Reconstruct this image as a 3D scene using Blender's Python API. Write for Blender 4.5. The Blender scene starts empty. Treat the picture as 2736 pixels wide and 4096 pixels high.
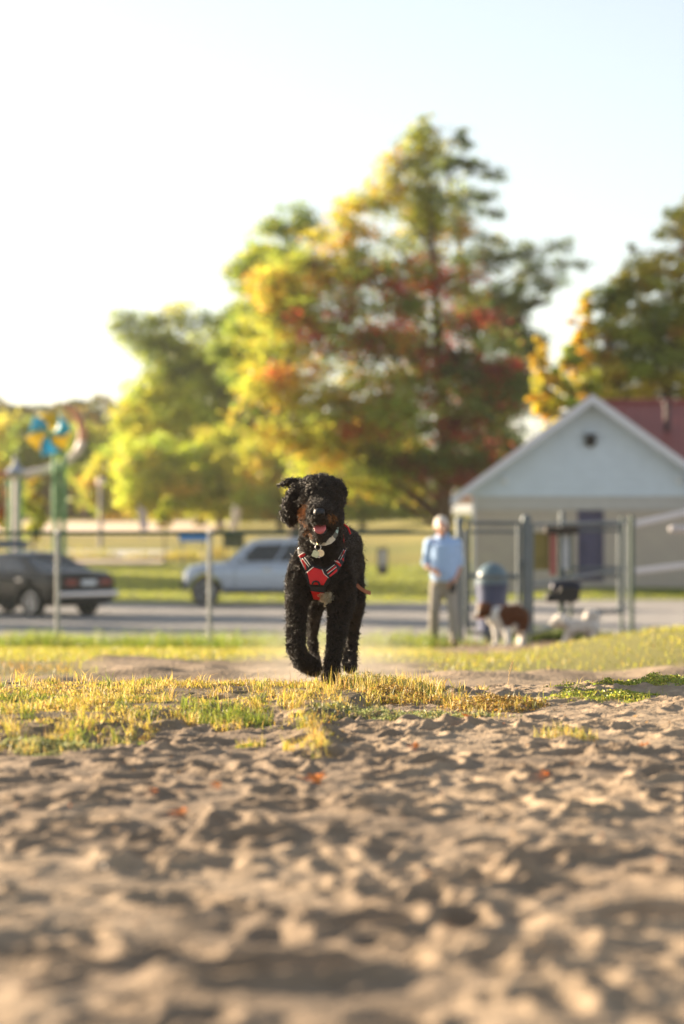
import bpy, bmesh, math, random
import numpy as np
from mathutils import Vector, Matrix, bvhtree
sc = bpy.context.scene
COL = sc.collection
PI = math.pi
rad = math.radians
rng = np.random.default_rng(7)
random.seed(7)

# ------------------------------------------------------------------ camera, sky, sun, exposure
CAM_Z = 2.35
F = 85.0 / 36.0 * 4096.0
cam_data = bpy.data.cameras.new('camera')
cam = bpy.data.objects.new('camera', cam_data)
COL.objects.link(cam)
cam.location = (0, 0, CAM_Z)
cam.rotation_euler = (PI / 2, 0, 0)
cam_data.sensor_fit = 'VERTICAL'
cam_data.sensor_height = 36.0
cam_data.sensor_width = 24.0
cam_data.lens = 85.0
cam_data.clip_start = 0.05
cam_data.clip_end = 4000
cam_data.dof.use_dof = True
cam_data.dof.focus_distance = 9.82
cam_data.dof.aperture_fstop = 2.0
cam_data.dof.aperture_blades = 0
sc.camera = cam

SUN_AZ = 60.0      # degrees to the left of the view axis
SUN_EL = 14.0
world = bpy.data.worlds.new('World')
sc.world = world
world.use_nodes = True
wn = world.node_tree
bg = wn.nodes['Background']
sky = wn.nodes.new('ShaderNodeTexSky')
sky.sky_type = 'NISHITA'
sky.sun_disc = False
sky.sun_elevation = rad(SUN_EL)
sky.sun_rotation = rad(-SUN_AZ)
sky.air_density = 1.0
sky.dust_density = 0.6
sky.ozone_density = 1.0
veil = wn.nodes.new('ShaderNodeHueSaturation')      # thin white veil of high cloud over the whole sky
veil.inputs['Saturation'].default_value = .50
veil.inputs['Value'].default_value = 1.2
wn.links.new(sky.outputs[0], veil.inputs['Color'])
wn.links.new(veil.outputs[0], bg.inputs[0])
bg.inputs[1].default_value = 0.05
sun_data = bpy.data.lights.new('sun', 'SUN')
sun_data.energy = 5.0
sun_data.angle = rad(0.6)
sun_data.color = (1.0, 0.80, 0.56)
sun = bpy.data.objects.new('sun', sun_data)
COL.objects.link(sun)
to_sun = Vector((-math.sin(rad(SUN_AZ)) * math.cos(rad(SUN_EL)), math.cos(rad(SUN_AZ)) * math.cos(rad(SUN_EL)), math.sin(rad(SUN_EL))))
sun.rotation_euler = to_sun.to_track_quat('Z', 'Y').to_euler()
sun.location = to_sun * 60
sc.view_settings.view_transform = 'Standard'
sc.view_settings.look = 'None'
sc.view_settings.gamma = 1
sc.view_settings.use_curve_mapping = False
sc.view_settings.exposure = 2.02
sc.render.engine = 'CYCLES'
cy = sc.cycles
cy.use_denoising = True
cy.max_bounces = 6
cy.diffuse_bounces = 3
cy.glossy_bounces = 3
cy.transmission_bounces = 5
cy.transparent_max_bounces = 8
cy.volume_bounces = 0
cy.use_adaptive_sampling = False
cy.caustics_reflective = False
cy.caustics_refractive = False
cy.sample_clamp_indirect = 6

# ------------------------------------------------------------------ helpers
def at(x, y, d):
    """photo pixel (2736 x 4096) at distance d -> point in the scene"""
    return Vector(((x - 1368.0) * d / F, d, CAM_Z - (y - 2048.0) * d / F))

def xat(x, d):
    return (x - 1368.0) * d / F

def sstep(a, b, x):
    t = np.clip((x - a) / (b - a), 0, 1)
    return t * t * (3 - 2 * t)

_lat = rng.random((256, 256))
def vnoise(x, y, s, seed=0):
    """value noise, about -1..1, wavelength s"""
    x = np.asarray(x, float) / s + seed * 17.31
    y = np.asarray(y, float) / s + seed * 41.77
    xi = np.floor(x).astype(int); yi = np.floor(y).astype(int)
    fx = x - xi; fy = y - yi
    fx = fx * fx * (3 - 2 * fx); fy = fy * fy * (3 - 2 * fy)
    a = _lat[xi % 256, yi % 256]; b = _lat[(xi + 1) % 256, yi % 256]
    c = _lat[xi % 256, (yi + 1) % 256]; d = _lat[(xi + 1) % 256, (yi + 1) % 256]
    return ((a * (1 - fx) + b * fx) * (1 - fy) + (c * (1 - fx) + d * fx) * fy) * 2 - 1

def link(o, parent=None):
    COL.objects.link(o)
    if parent is not None:
        o.parent = parent
        # a thing's Empty stands at its base; parts keep world coordinates, so a part's own frame is the world
        o.matrix_parent_inverse = Matrix.Translation(-parent.location) if parent.parent is None else Matrix()
    return o

def tag(o, label=None, cat=None, group=None, kind=None):
    if label: o['label'] = label
    if cat: o['category'] = cat
    if group: o['group'] = group
    if kind: o['kind'] = kind
    return o

def thing(name, loc, label, cat, group=None):
    o = bpy.data.objects.new(name, None)
    COL.objects.link(o)
    o.empty_display_size = 0.2
    o.location = loc
    return tag(o, label, cat, group)

def nmesh(name, V, Q=None, T=None, mat=None, parent=None, col=None, smooth=False):
    """mesh object from numpy arrays: vertices, quads and/or triangles, optional per-vertex colour"""
    V = np.ascontiguousarray(V, dtype=np.float32)
    me = bpy.data.meshes.new(name)
    me.vertices.add(len(V)); me.vertices.foreach_set('co', V.ravel())
    idx = []; tot = []
    if Q is not None and len(Q):
        idx.append(np.asarray(Q, np.int32).ravel()); tot.append(np.full(len(Q), 4, np.int32))
    if T is not None and len(T):
        idx.append(np.asarray(T, np.int32).ravel()); tot.append(np.full(len(T), 3, np.int32))
    idx = np.concatenate(idx); tot = np.concatenate(tot)
    st = np.concatenate([[0], np.cumsum(tot)[:-1]]).astype(np.int32)
    me.loops.add(len(idx)); me.loops.foreach_set('vertex_index', idx)
    me.polygons.add(len(tot)); me.polygons.foreach_set('loop_start', st); me.polygons.foreach_set('loop_total', tot)
    if col is not None:
        c = np.ones((len(V), 4), np.float32); c[:, :3] = col
        ca = me.color_attributes.new('tint', 'FLOAT_COLOR', 'POINT')
        ca.data.foreach_set('color', c.ravel())
    if smooth:
        me.polygons.foreach_set('use_smooth', np.ones(len(tot), bool))
    me.update(calc_edges=True)
    if mat: me.materials.append(mat)
    o = bpy.data.objects.new(name, me)
    return link(o, parent)

def copy_obj(o, parent=None, loc=None):
    c = o.copy()
    COL.objects.link(c)
    c.parent = parent
    return c

class MB:
    """collects boxes, tubes and plates; build() makes ONE mesh object"""
    def __init__(s): s.v = []; s.f = []
    def add(s, vs, fs):
        n = len(s.v); s.v += [tuple(v) for v in vs]; s.f += [tuple(i + n for i in f) for f in fs]; return s
    def box(s, c, size, rz=0.0, rx=0.0, ry=0.0):
        m = Matrix.Translation(Vector(c)) @ Matrix.Rotation(rz, 4, 'Z') @ Matrix.Rotation(rx, 4, 'X') @ Matrix.Rotation(ry, 4, 'Y')
        x, y, z = (t / 2 for t in size)
        vs = [m @ Vector(p) for p in ((-x, -y, -z), (x, -y, -z), (x, y, -z), (-x, y, -z), (-x, -y, z), (x, -y, z), (x, y, z), (-x, y, z))]
        return s.add(vs, ((0, 3, 2, 1), (4, 5, 6, 7), (0, 1, 5, 4), (1, 2, 6, 5), (2, 3, 7, 6), (3, 0, 4, 7)))
    def tube(s, pts, rs, n=10, round_ends=False, closed=False):
        pts = [Vector(p) for p in pts]
        if not isinstance(rs, (list, tuple)): rs = [rs] * len(pts)
        if round_ends:
            a, b = (pts[0] - pts[1]).normalized(), (pts[-1] - pts[-2]).normalized()
            r0, r1 = rs[0], rs[-1]
            pre = [(pts[0] + a * r0 * math.sin(t), r0 * math.cos(t)) for t in (1.45, 1.1, .75, .38)]
            post = [(pts[-1] + b * r1 * math.sin(t), r1 * math.cos(t)) for t in (.38, .75, 1.1, 1.45)]
            P = [p for p, _ in pre] + pts + [p for p, _ in post]
            R = [r for _, r in pre] + list(rs) + [r for _, r in post]
        else:
            P, R = pts, list(rs)
        vs = []; prev = None
        for i, p in enumerate(P):
            d = (P[min(i + 1, len(P) - 1)] - P[max(i - 1, 0)])
            if closed: d = P[(i + 1) % len(P)] - P[i - 1]
            d = d.normalized() if d.length > 1e-9 else Vector((0, 0, 1))
            if prev is None:
                u = d.orthogonal().normalized()
            else:
                u = (prev - d * prev.dot(d))
                u = u.normalized() if u.length > 1e-6 else d.orthogonal().normalized()
            prev = u
            w = d.cross(u)
            for k in range(n):
                t = 2 * PI * k / n
                vs.append(p + (u * math.cos(t) + w * math.sin(t)) * R[i])
        fs = []
        m = len(P)
        for i in range(m if closed else m - 1):
            j = (i + 1) % m
            for k in range(n):
                fs.append((i * n + k, i * n + (k + 1) % n, j * n + (k + 1) % n, j * n + k))
        if not closed:
            fs.append(tuple(range(n - 1, -1, -1))); fs.append(tuple((m - 1) * n + k for k in range(n)))
        return s.add(vs, fs)
    def lathe(s, c, prof, n=24, axis='Z'):
        c = Vector(c); vs = []
        for r, h in prof:
            for k in range(n):
                t = 2 * PI * k / n
                p = Vector((r * math.cos(t), r * math.sin(t), h))
                if axis == 'Y': p = Vector((p.x, p.z, p.y))
                if axis == 'X': p = Vector((p.z, p.x, p.y))
                vs.append(c + p)
        fs = []
        for i in range(len(prof) - 1):
            for k in range(n):
                q = (i * n + k, i * n + (k + 1) % n, (i + 1) * n + (k + 1) % n, (i + 1) * n + k)
                fs.append(q if axis != 'Y' else q[::-1])
        fs.append(tuple(range(n - 1, -1, -1))); fs.append(tuple((len(prof) - 1) * n + k for k in range(n)))
        return s.add(vs, fs)
    def ball(s, c, r, n=14, sc3=(1, 1, 1)):
        c = Vector(c); vs = []; m = n // 2
        for i in range(m + 1):
            a = PI * min(max(i / m, 0.012), 0.988)
            for k in range(n):
                t = 2 * PI * k / n
                vs.append(c + Vector((r * math.sin(a) * math.cos(t) * sc3[0], r * math.sin(a) * math.sin(t) * sc3[1], r * math.cos(a) * sc3[2])))
        fs = []
        for i in range(m):
            for k in range(n):
                fs.append((i * n + k, (i + 1) * n + k, (i + 1) * n + (k + 1) % n, i * n + (k + 1) % n))
        fs.append(tuple(range(n))); fs.append(tuple(m * n + k for k in range(n - 1, -1, -1)))
        return s.add(vs, fs)
    def prism(s, poly, axis, a, b):
        """polygon (list of 2-tuples) swept along an axis from a to b; axis 'Y': (x,z); 'X': (y,z); 'Z': (x,y)"""
        def mk(p, t):
            return (p[0], t, p[1]) if axis == 'Y' else (t, p[0], p[1]) if axis == 'X' else (p[0], p[1], t)
        n = len(poly)
        vs = [mk(p, a) for p in poly] + [mk(p, b) for p in poly]
        fs = [tuple(range(n)), tuple(range(2 * n - 1, n - 1, -1))] + [(i, i + n, (i + 1) % n + n, (i + 1) % n) for i in range(n)]
        return s.add(vs, fs)
    def build(s, name, mat, parent=None, smooth=False, bevel=0.0, M=None):
        me = bpy.data.meshes.new(name)
        vs = s.v if M is None else [tuple(M @ Vector(v)) for v in s.v]
        me.from_pydata(vs, [], s.f)
        bm = bmesh.new(); bm.from_mesh(me)
        bmesh.ops.recalc_face_normals(bm, faces=bm.faces)
        if bevel:
            bmesh.ops.bevel(bm, geom=[e for e in bm.edges if e.is_manifold and e.calc_face_angle(0) > .5], offset=bevel, segments=2, affect='EDGES', profile=.5)
        bm.to_mesh(me); bm.free()
        if smooth: me.polygons.foreach_set('use_smooth', np.ones(len(me.polygons), bool))
        if mat: me.materials.append(mat)
        o = bpy.data.objects.new(name, me)
        return link(o, parent)

def remesh_object(o, voxel, smooth_it=4):
    """voxel-remeshes a mesh object so that its overlapping shells become one continuous surface"""
    m = o.modifiers.new('r', 'REMESH'); m.mode = 'VOXEL'; m.voxel_size = voxel; m.use_smooth_shade = True
    s = o.modifiers.new('s', 'SMOOTH'); s.factor = .5; s.iterations = smooth_it
    dg = bpy.context.evaluated_depsgraph_get()
    me = bpy.data.meshes.new_from_object(o.evaluated_get(dg))
    mats = list(o.data.materials)
    o.modifiers.clear()
    old = o.data
    o.data = me
    me.materials.clear()
    for mm in mats: me.materials.append(mm)
    me.name = old.name
    bpy.data.meshes.remove(old)
    me.polygons.foreach_set('use_smooth', np.ones(len(me.polygons), bool))
    return o

def paint(o, fn):
    """per-vertex colour from the vertices' positions"""
    me = o.data
    V = np.empty(len(me.vertices) * 3, np.float32); me.vertices.foreach_get('co', V); V = V.reshape(-1, 3)
    c = np.ones((len(V), 4), np.float32); c[:, :3] = fn(V)
    ca = me.color_attributes.new('tint', 'FLOAT_COLOR', 'POINT'); ca.data.foreach_set('color', c.ravel())

# ------------------------------------------------------------------ materials
def mat_new(name):
    m = bpy.data.materials.new(name); m.use_nodes = True
    return m, m.node_tree, m.node_tree.nodes['Principled BSDF']

def mat(name, c, rough=.6, metal=0.0, var=.12, scale=8.0, bump=0.0, bscale=40.0, spec=.5, coat=0.0, c2=None):
    m, nt, b = mat_new(name)
    b.inputs['Roughness'].default_value = rough
    b.inputs['Metallic'].default_value = metal
    b.inputs['Specular IOR Level'].default_value = spec
    b.inputs['Coat Weight'].default_value = coat
    tc = nt.nodes.new('ShaderNodeTexCoord')
    n = nt.nodes.new('ShaderNodeTexNoise'); n.inputs['Scale'].default_value = scale; n.inputs['Detail'].default_value = 5
    nt.links.new(tc.outputs['Object'], n.inputs['Vector'])
    r = nt.nodes.new('ShaderNodeValToRGB')
    lo = tuple(max(0, v * (1 - var)) for v in c); hi = c2 if c2 else tuple(min(1, v * (1 + var)) for v in c)
    r.color_ramp.elements[0].position = .3; r.color_ramp.elements[1].position = .7
    r.color_ramp.elements[0].color = (*lo, 1); r.color_ramp.elements[1].color = (*hi, 1)
    nt.links.new(n.outputs['Fac'], r.inputs[0]); nt.links.new(r.outputs[0], b.inputs['Base Color'])
    if bump:
        n2 = nt.nodes.new('ShaderNodeTexNoise'); n2.inputs['Scale'].default_value = bscale; n2.inputs['Detail'].default_value = 6
        nt.links.new(tc.outputs['Object'], n2.inputs['Vector'])
        bp = nt.nodes.new('ShaderNodeBump'); bp.inputs['Strength'].default_value = bump; bp.inputs['Distance'].default_value = .02
        nt.links.new(n2.outputs['Fac'], bp.inputs['Height']); nt.links.new(bp.outputs[0], b.inputs['Normal'])
    return m

def mat_leaf(name, trans=.5, rough=.5):
    m = bpy.data.materials.new(name); m.use_nodes = True
    nt = m.node_tree; nt.nodes.clear()
    out = nt.nodes.new('ShaderNodeOutputMaterial')
    a = nt.nodes.new('ShaderNodeAttribute'); a.attribute_name = 'tint'
    d = nt.nodes.new('ShaderNodeBsdfDiffuse'); t = nt.nodes.new('ShaderNodeBsdfTranslucent')
    g = nt.nodes.new('ShaderNodeBsdfGlossy'); g.inputs['Roughness'].default_value = rough
    nt.links.new(a.outputs['Color'], d.inputs['Color']); nt.links.new(a.outputs['Color'], t.inputs['Color'])
    mx = nt.nodes.new('ShaderNodeMixShader'); mx.inputs[0].default_value = trans
    nt.links.new(d.outputs[0], mx.inputs[1]); nt.links.new(t.outputs[0], mx.inputs[2])
    m2 = nt.nodes.new('ShaderNodeMixShader'); m2.inputs[0].default_value = .05
    nt.links.new(mx.outputs[0], m2.inputs[1]); nt.links.new(g.outputs[0], m2.inputs[2])
    nt.links.new(m2.outputs[0], out.inputs['Surface'])
    return m

def mat_tint(name, rough=.8, bump=.4, bscale=60.0, var=.25, vscale=12.0, bdist=.02):
    m, nt, b = mat_new(name)
    b.inputs['Roughness'].default_value = rough
    b.inputs['Specular IOR Level'].default_value = .2
    a = nt.nodes.new('ShaderNodeAttribute'); a.attribute_name = 'tint'
    tc = nt.nodes.new('ShaderNodeTexCoord')
    n = nt.nodes.new('ShaderNodeTexNoise'); n.inputs['Scale'].default_value = vscale; n.inputs['Detail'].default_value = 8
    n.inputs['Roughness'].default_value = .65
    nt.links.new(tc.outputs['Object'], n.inputs['Vector'])
    mr = nt.nodes.new('ShaderNodeMapRange'); mr.inputs[1].default_value = .3; mr.inputs[2].default_value = .7
    mr.inputs[3].default_value = 1 - var; mr.inputs[4].default_value = 1 + var
    nt.links.new(n.outputs['Fac'], mr.inputs[0])
    mu = nt.nodes.new('ShaderNodeVectorMath'); mu.operation = 'SCALE'
    nt.links.new(a.outputs['Color'], mu.inputs[0]); nt.links.new(mr.outputs[0], mu.inputs['Scale'])
    nt.links.new(mu.outputs[0], b.inputs['Base Color'])
    if bump:
        n2 = nt.nodes.new('ShaderNodeTexNoise'); n2.inputs['Scale'].default_value = bscale; n2.inputs['Detail'].default_value = 8
        nt.links.new(tc.outputs['Object'], n2.inputs['Vector'])
        bp = nt.nodes.new('ShaderNodeBump'); bp.inputs['Strength'].default_value = bump; bp.inputs['Distance'].default_value = bdist
        nt.links.new(n2.outputs['Fac'], bp.inputs['Height']); nt.links.new(bp.outputs[0], b.inputs['Normal'])
    return m
# ------------------------------------------------------------------ terrain
_d = np.array([-60, -10, 3, 8.0, 9.0, 9.6, 9.9, 10.3, 11, 12, 16, 20, 32, 36, 40, 44, 51, 61, 66, 80, 100, 120, 150, 200, 250, 320, 400, 1500.])
_z = np.array([1.55, 1.6, 1.636, 1.628, 1.622, 1.618, 1.612, 1.588, 1.53, 1.47, 1.31, 1.14, .56, .38, .22, .12, .03, -.04, -.05, .0, .16, .30, .75, 1.45, 1.75, 2.0, 2.15, 2.3])
_dd = np.linspace(-60, 1500, 15601)
_zz = np.interp(_dd, _d, _z)
_k = np.exp(-np.linspace(-2, 2, 9) ** 2); _k /= _k.sum()
_zz = np.convolve(np.pad(_zz, 4, mode='edge'), _k, 'valid')

def gz(x, y):
    x = np.asarray(x, float); y = np.asarray(y, float)
    z = np.interp(y, _dd, _zz)
    z = z + .26 * sstep(1.2, 3.2, x) * sstep(13, 19, y) * (1 - sstep(21, 29, y))
    z = z + .05 * sstep(.4, 1.6, x) * sstep(7.5, 9.3, y) * (1 - sstep(10.6, 13, y))
    z = z + .30 * sstep(3, 7, x) * sstep(62, 68, y) * (1 - sstep(85, 110, y))
    z = z + .7 * sstep(2, 9, x) * sstep(85, 115, y) * (1 - sstep(160, 240, y))
    z = z + .02 * vnoise(x, y, 2.3, 3) * sstep(11, 14, y) * (1 - sstep(34, 38, y))
    return z
def gz1(x, y): return float(gz(x, y))

# trampled sand: hummocks, dents of paws and shoes, fine crumbs
_nd = 2600
_dx = rng.uniform(-2.3, 2.3, _nd); _dy = rng.uniform(2.3, 13.0, _nd)
_da = rng.uniform(0, PI, _nd); _dl = rng.uniform(.028, .085, _nd) * np.where(rng.random(_nd) < .06, 1.5, 1); _dw = _dl * rng.uniform(.45, .85, _nd); _dh = _dl * rng.uniform(.10, .28, _nd)
# shoe prints and a few deep scuffs
for px, py, l, h in ((1100, 3975, .15, .045), (1470, 3735, .11, .035), (2600, 3710, .16, .04), (1130, 3255, .10, .026), (1640, 3260, .10, .024), (2330, 3450, .13, .03), (180, 3890, .12, .032), (850, 3640, .09, .028), (2050, 3900, .12, .03), (330, 3330, .10, .026), (1950, 3560, .10, .028), (620, 3480, .10, .026)):
    d_ = .735 * F / (py - 2048.0)
    _dx = np.append(_dx, xat(px, d_)); _dy = np.append(_dy, d_); _da = np.append(_da, rng.uniform(-.5, .5)); _dl = np.append(_dl, l); _dw = np.append(_dw, l * .5); _dh = np.append(_dh, h)
for k in range(70):
    l = rng.uniform(.09, .13); _dx = np.append(_dx, rng.uniform(-1.8, 1.8)); _dy = np.append(_dy, rng.uniform(3.0, 9.0)); _da = np.append(_da, rng.uniform(0, PI)); _dl = np.append(_dl, l); _dw = np.append(_dw, l * .42); _dh = np.append(_dh, rng.uniform(.014, .024))
_nd = len(_dx)
def sand_relief(x, y):
    z = .014 * vnoise(x, y, .5, 1) + .007 * vnoise(x, y, .19, 2) + .005 * vnoise(x, y, .085, 4) + .004 * vnoise(x, y, .04, 5) + .002 * vnoise(x, y, .022, 6)
    return z

def grid_sheet(name, xs, ys, zf, m, colf=None, kind='structure', jx=None):
    X, Y = np.meshgrid(xs, ys)
    Z = zf(X, Y)
    V = np.stack([X, Y, Z], -1).reshape(-1, 3)
    nx = len(xs); ny = len(ys)
    i = np.arange(nx * ny).reshape(ny, nx)
    Q = np.stack([i[:-1, :-1], i[:-1, 1:], i[1:, 1:], i[1:, :-1]], -1).reshape(-1, 4)
    o = nmesh(name, V, Q=Q, mat=m, col=None if colf is None else colf(V[:, 0], V[:, 1]), smooth=True)
    o['kind'] = kind
    return o

def mix(a, b, t):
    t = np.asarray(t)[..., None]
    return np.asarray(a) * (1 - t) + np.asarray(b) * t

SAND = np.array((.335, .252, .172)); SAND2 = np.array((.235, .176, .122)); SOIL = np.array((.13, .10, .055)); TURF = np.array((.16, .15, .04))
m_sand = mat_tint('sand_ground', .95, .55, 70, .22, 18, .012)
m_mid = mat_tint('dirt_ground', .95, .6, 30, .2, 6, .03)
m_lawn = mat_tint('lawn_ground', .95, .5, 8, .25, 1.5, .05)
m_lot = mat('gravel_lot', (.27, .255, .245), .95, var=.22, scale=2.0, bump=.5, bscale=35)

# patches of plants on the near sand: photo x, distance, half width (m), half depth (m), kind, density
def near_patch_mask(x, y):
    """how much straw grass grows at a point (0..1)"""
    px = 1368 + x * F / np.maximum(y, .1)
    edge = 7.5 + .75 * sstep(300, 900, px) - .75 * np.exp(-((px - 1270) / 130.) ** 2) + 1.1 * sstep(1350, 1600, px) + .55 * vnoise(x, y, .55, 9) + .45 * vnoise(x, y, .2, 11) + .2 * vnoise(x, y, .07, 10)
    m = sstep(-.25, .5, y - edge) * (1 - sstep(9.95, 10.3, y + .12 * vnoise(x, y, .3, 12)))
    m = m * (1 - sstep(1480, 1900, px + 90 * vnoise(x, y, .3, 13)))
    return np.clip(m, 0, 1)

def mid_sand(x, y):
    """sand (1) or turf (0) on the slope behind the crest"""
    px = 1368 + x * F / np.maximum(y, .1)
    n = vnoise(x, y, 1.7, 21) * .9 + vnoise(x, y, .6, 22) * .5
    far_l = 19.5 + n
    s = 1 - sstep(-.5, .6, y - far_l)                                   # sand up to there on the left
    far_r = 15.6 + n * .6
    turf_r = sstep(-.3, .6, y - far_r) * (1 - sstep(21.5, 23.5, y + n * .6))
    right = sstep(1600, 1900, px + 60 * n)
    sr = 1 - turf_r
    back = sstep(22, 24, y) * (1 - sstep(35.5, 36.5, y + n * .5))
    sr = np.where(y > 22, np.maximum(sr, back), sr)
    out = s * (1 - right) + sr * right
    weeds_l = (1 - sstep(180, 420, px + 80 * n)) * sstep(13, 16, y)
    return np.clip(out * (1 - .8 * weeds_l), 0, 1)

HX = .0115
xs = np.linspace(-2.4, 2.4, int(4.8 / HX) + 1); HX = xs[1] - xs[0]
ys = np.concatenate([np.arange(2.2, 10.6, .0115), np.arange(10.6, 13.01, .03)])
def z_near(X, Y):
    z = gz(X, Y)
    r = sand_relief(X, Y)
    x0, hx = xs[0], HX
    D = np.zeros_like(z)
    for k in range(_nd):                                                  # each dent touches only its own neighbourhood
        R = _dl[k] * 1.9
        jx0 = max(0, int((_dx[k] - R - x0) / hx)); jx1 = min(len(xs), int((_dx[k] + R - x0) / hx) + 2)
        jy0 = np.searchsorted(ys, _dy[k] - R); jy1 = np.searchsorted(ys, _dy[k] + R)
        if jx1 <= jx0 or jy1 <= jy0: continue
        dx = X[jy0:jy1, jx0:jx1] - _dx[k]; dy = Y[jy0:jy1, jx0:jx1] - _dy[k]
        c, s = math.cos(_da[k]), math.sin(_da[k])
        q = np.sqrt(((dx * c + dy * s) / _dl[k]) ** 2 + ((-dx * s + dy * c) / _dw[k]) ** 2)
        D[jy0:jy1, jx0:jx1] += _dh[k] * (-np.clip(1 - q, 0, 1) ** .8 + .55 * np.exp(-((q - 1.18) / .22) ** 2))
    fade = (1 - sstep(2.1, 2.4, np.abs(X))) * sstep(2.2, 2.7, Y) * (1 - sstep(11.5, 13.0, Y))
    g = near_patch_mask(X, Y)
    return z + (r + np.clip(D, -.045, .03)) * fade * (1 - .6 * g) + .035 * g * fade
def col_near(x, y):
    c = mix(SAND2, SAND, sstep(-.5, .5, vnoise(x, y, .5, 7) + .5 * vnoise(x, y, .12, 8)))
    return mix(c, SOIL, .75 * near_patch_mask(x, y))
ground_near = grid_sheet('sand_ground', xs, ys, z_near, m_sand, col_near)
# look up the height of the near sheet
_bv_near = None
def z_on(x, y):
    """height of the ground surface as built, at arrays x, y (nearest near-sheet vertex, else the terrain)"""
    x = np.asarray(x, float); y = np.asarray(y, float)
    z = gz(x, y)
    ix = np.clip(np.rint((x - xs[0]) / HX).astype(int), 0, len(xs) - 1); iy = np.clip(np.searchsorted(ys, y), 0, len(ys) - 1)
    ins = (np.abs(x) < 2.35) & (y > 2.3) & (y < 12.9)
    return np.where(ins, ZN[iy, ix], z)
_v = np.empty(len(ground_near.data.vertices) * 3, np.float32); ground_near.data.vertices.foreach_get('co', _v)
ZN = _v.reshape(len(ys), len(xs), 3)[:, :, 2]

sx = np.concatenate([np.linspace(-90, -8, 40), np.arange(-7.8, -3.5, .2), np.arange(-3.5, 3.51, .075), np.arange(3.7, 7.8, .2), np.linspace(8, 90, 40)])
for side, xr in (('a', np.linspace(-90, -2.4, 45)), ('b', np.linspace(2.4, 90, 45))):
    grid_sheet('sand_ground', xr, np.linspace(-60, 13.0, 40), lambda X, Y: gz(X, Y), m_sand, col_near)
grid_sheet('sand_ground', np.linspace(-2.4, 2.4, 12), np.linspace(-60, 2.2, 30), lambda X, Y: gz(X, Y), m_sand, col_near)

def z_mid(X, Y):
    s = mid_sand(X, Y) * sstep(13, 13.6, Y) * (1 - sstep(39, 40, Y))
    return gz(X, Y) + s * (.034 * vnoise(X, Y, .5, 31) + .03 * vnoise(X, Y, .24, 32) + .012 * vnoise(X, Y, .13, 35))
def col_mid(x, y):
    s = mid_sand(x, y)
    c = mix(SAND2 * .8, SAND * .95, sstep(-.6, .6, vnoise(x, y, 1.1, 33) + .5 * vnoise(x, y, .3, 34)))
    c = mix(c, np.array((.20, .135, .095)), .7 * sstep(24, 30, y))        # darker trodden earth at the gates
    return mix(TURF, c, s)
grid_sheet('dirt_ground', sx, np.concatenate([np.arange(13.0, 26, .07), np.arange(26, 40.21, .14)]), z_mid, m_mid, col_mid)
grid_sheet('parking_lot', np.linspace(-160, 160, 161), np.append(np.arange(40.2, 63.5, .7), 63.9), lambda X, Y: gz(X, Y), m_lot)
LAWN = np.array((.15, .17, .035)); DRY = np.array((.33, .27, .08))
def col_lawn(x, y):
    n = vnoise(x, y, 9, 41) + .6 * vnoise(x, y, 3, 42)
    c = mix(LAWN, np.array((.23, .21, .045)), sstep(-.6, .8, n))
    c = mix(c, DRY, sstep(128, 140, y + 4 * n) * (1 - sstep(185, 210, y + 6 * n)) * (1 - sstep(2, 14, x)))
    return mix(c, np.array((.30, .26, .06)), .5 * sstep(95, 140, y))
ly = np.concatenate([np.arange(63.9, 130, 1.2), np.arange(130, 420, 6), np.linspace(420, 700, 20)])
lx = np.concatenate([np.linspace(-330, -42, 24), np.arange(-40, 40.1, 1.25), np.linspace(42, 330, 24)])
lawn = grid_sheet('lawn', lx, ly, lambda X, Y: gz(X, Y), m_lawn, col_lawn)
m_path = mat('path_gravel', (.46, .37, .31), .95, var=.15, scale=3, bump=.3)
m_conc = mat('pale_concrete', (.62, .60, .58), .85, var=.1, scale=2)
m_beach = mat('beach_sand', (.62, .48, .36), .95, var=.1, scale=.7)
def overlay(name, x0, x1, y0, y1, m, wob=.6):
    """a strip lying 4 cm above the lawn, its edges wandering a little"""
    n = int((x1 - x0) / .8) + 2; k = max(4, int((y1 - y0) / .8) + 2)
    X, T = np.meshgrid(np.linspace(x0, x1, n), np.linspace(0, 1, k))
    ya = y0 + wob * vnoise(X, X * 0, 7, 51); yb = y1 + wob * vnoise(X, X * 0, 6, 52)
    Y = ya + (yb - ya) * T
    V = np.stack([X, Y, gz(X, Y) + .05], -1).reshape(-1, 3)
    i = np.arange(n * k).reshape(k, n)
    Q = np.stack([i[:-1, :-1], i[:-1, 1:], i[1:, 1:], i[1:, :-1]], -1).reshape(-1, 4)
    o = nmesh(name, V, Q=Q, mat=m, smooth=True); o['kind'] = 'structure'; return o
overlay('footpath', -40, -7.6, 101, 107, m_path)
overlay('pavement', -45, -8.6, 113, 123, m_conc, .3)
overlay('beach', -70, -9, 158, 205, m_beach, 3)

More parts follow.
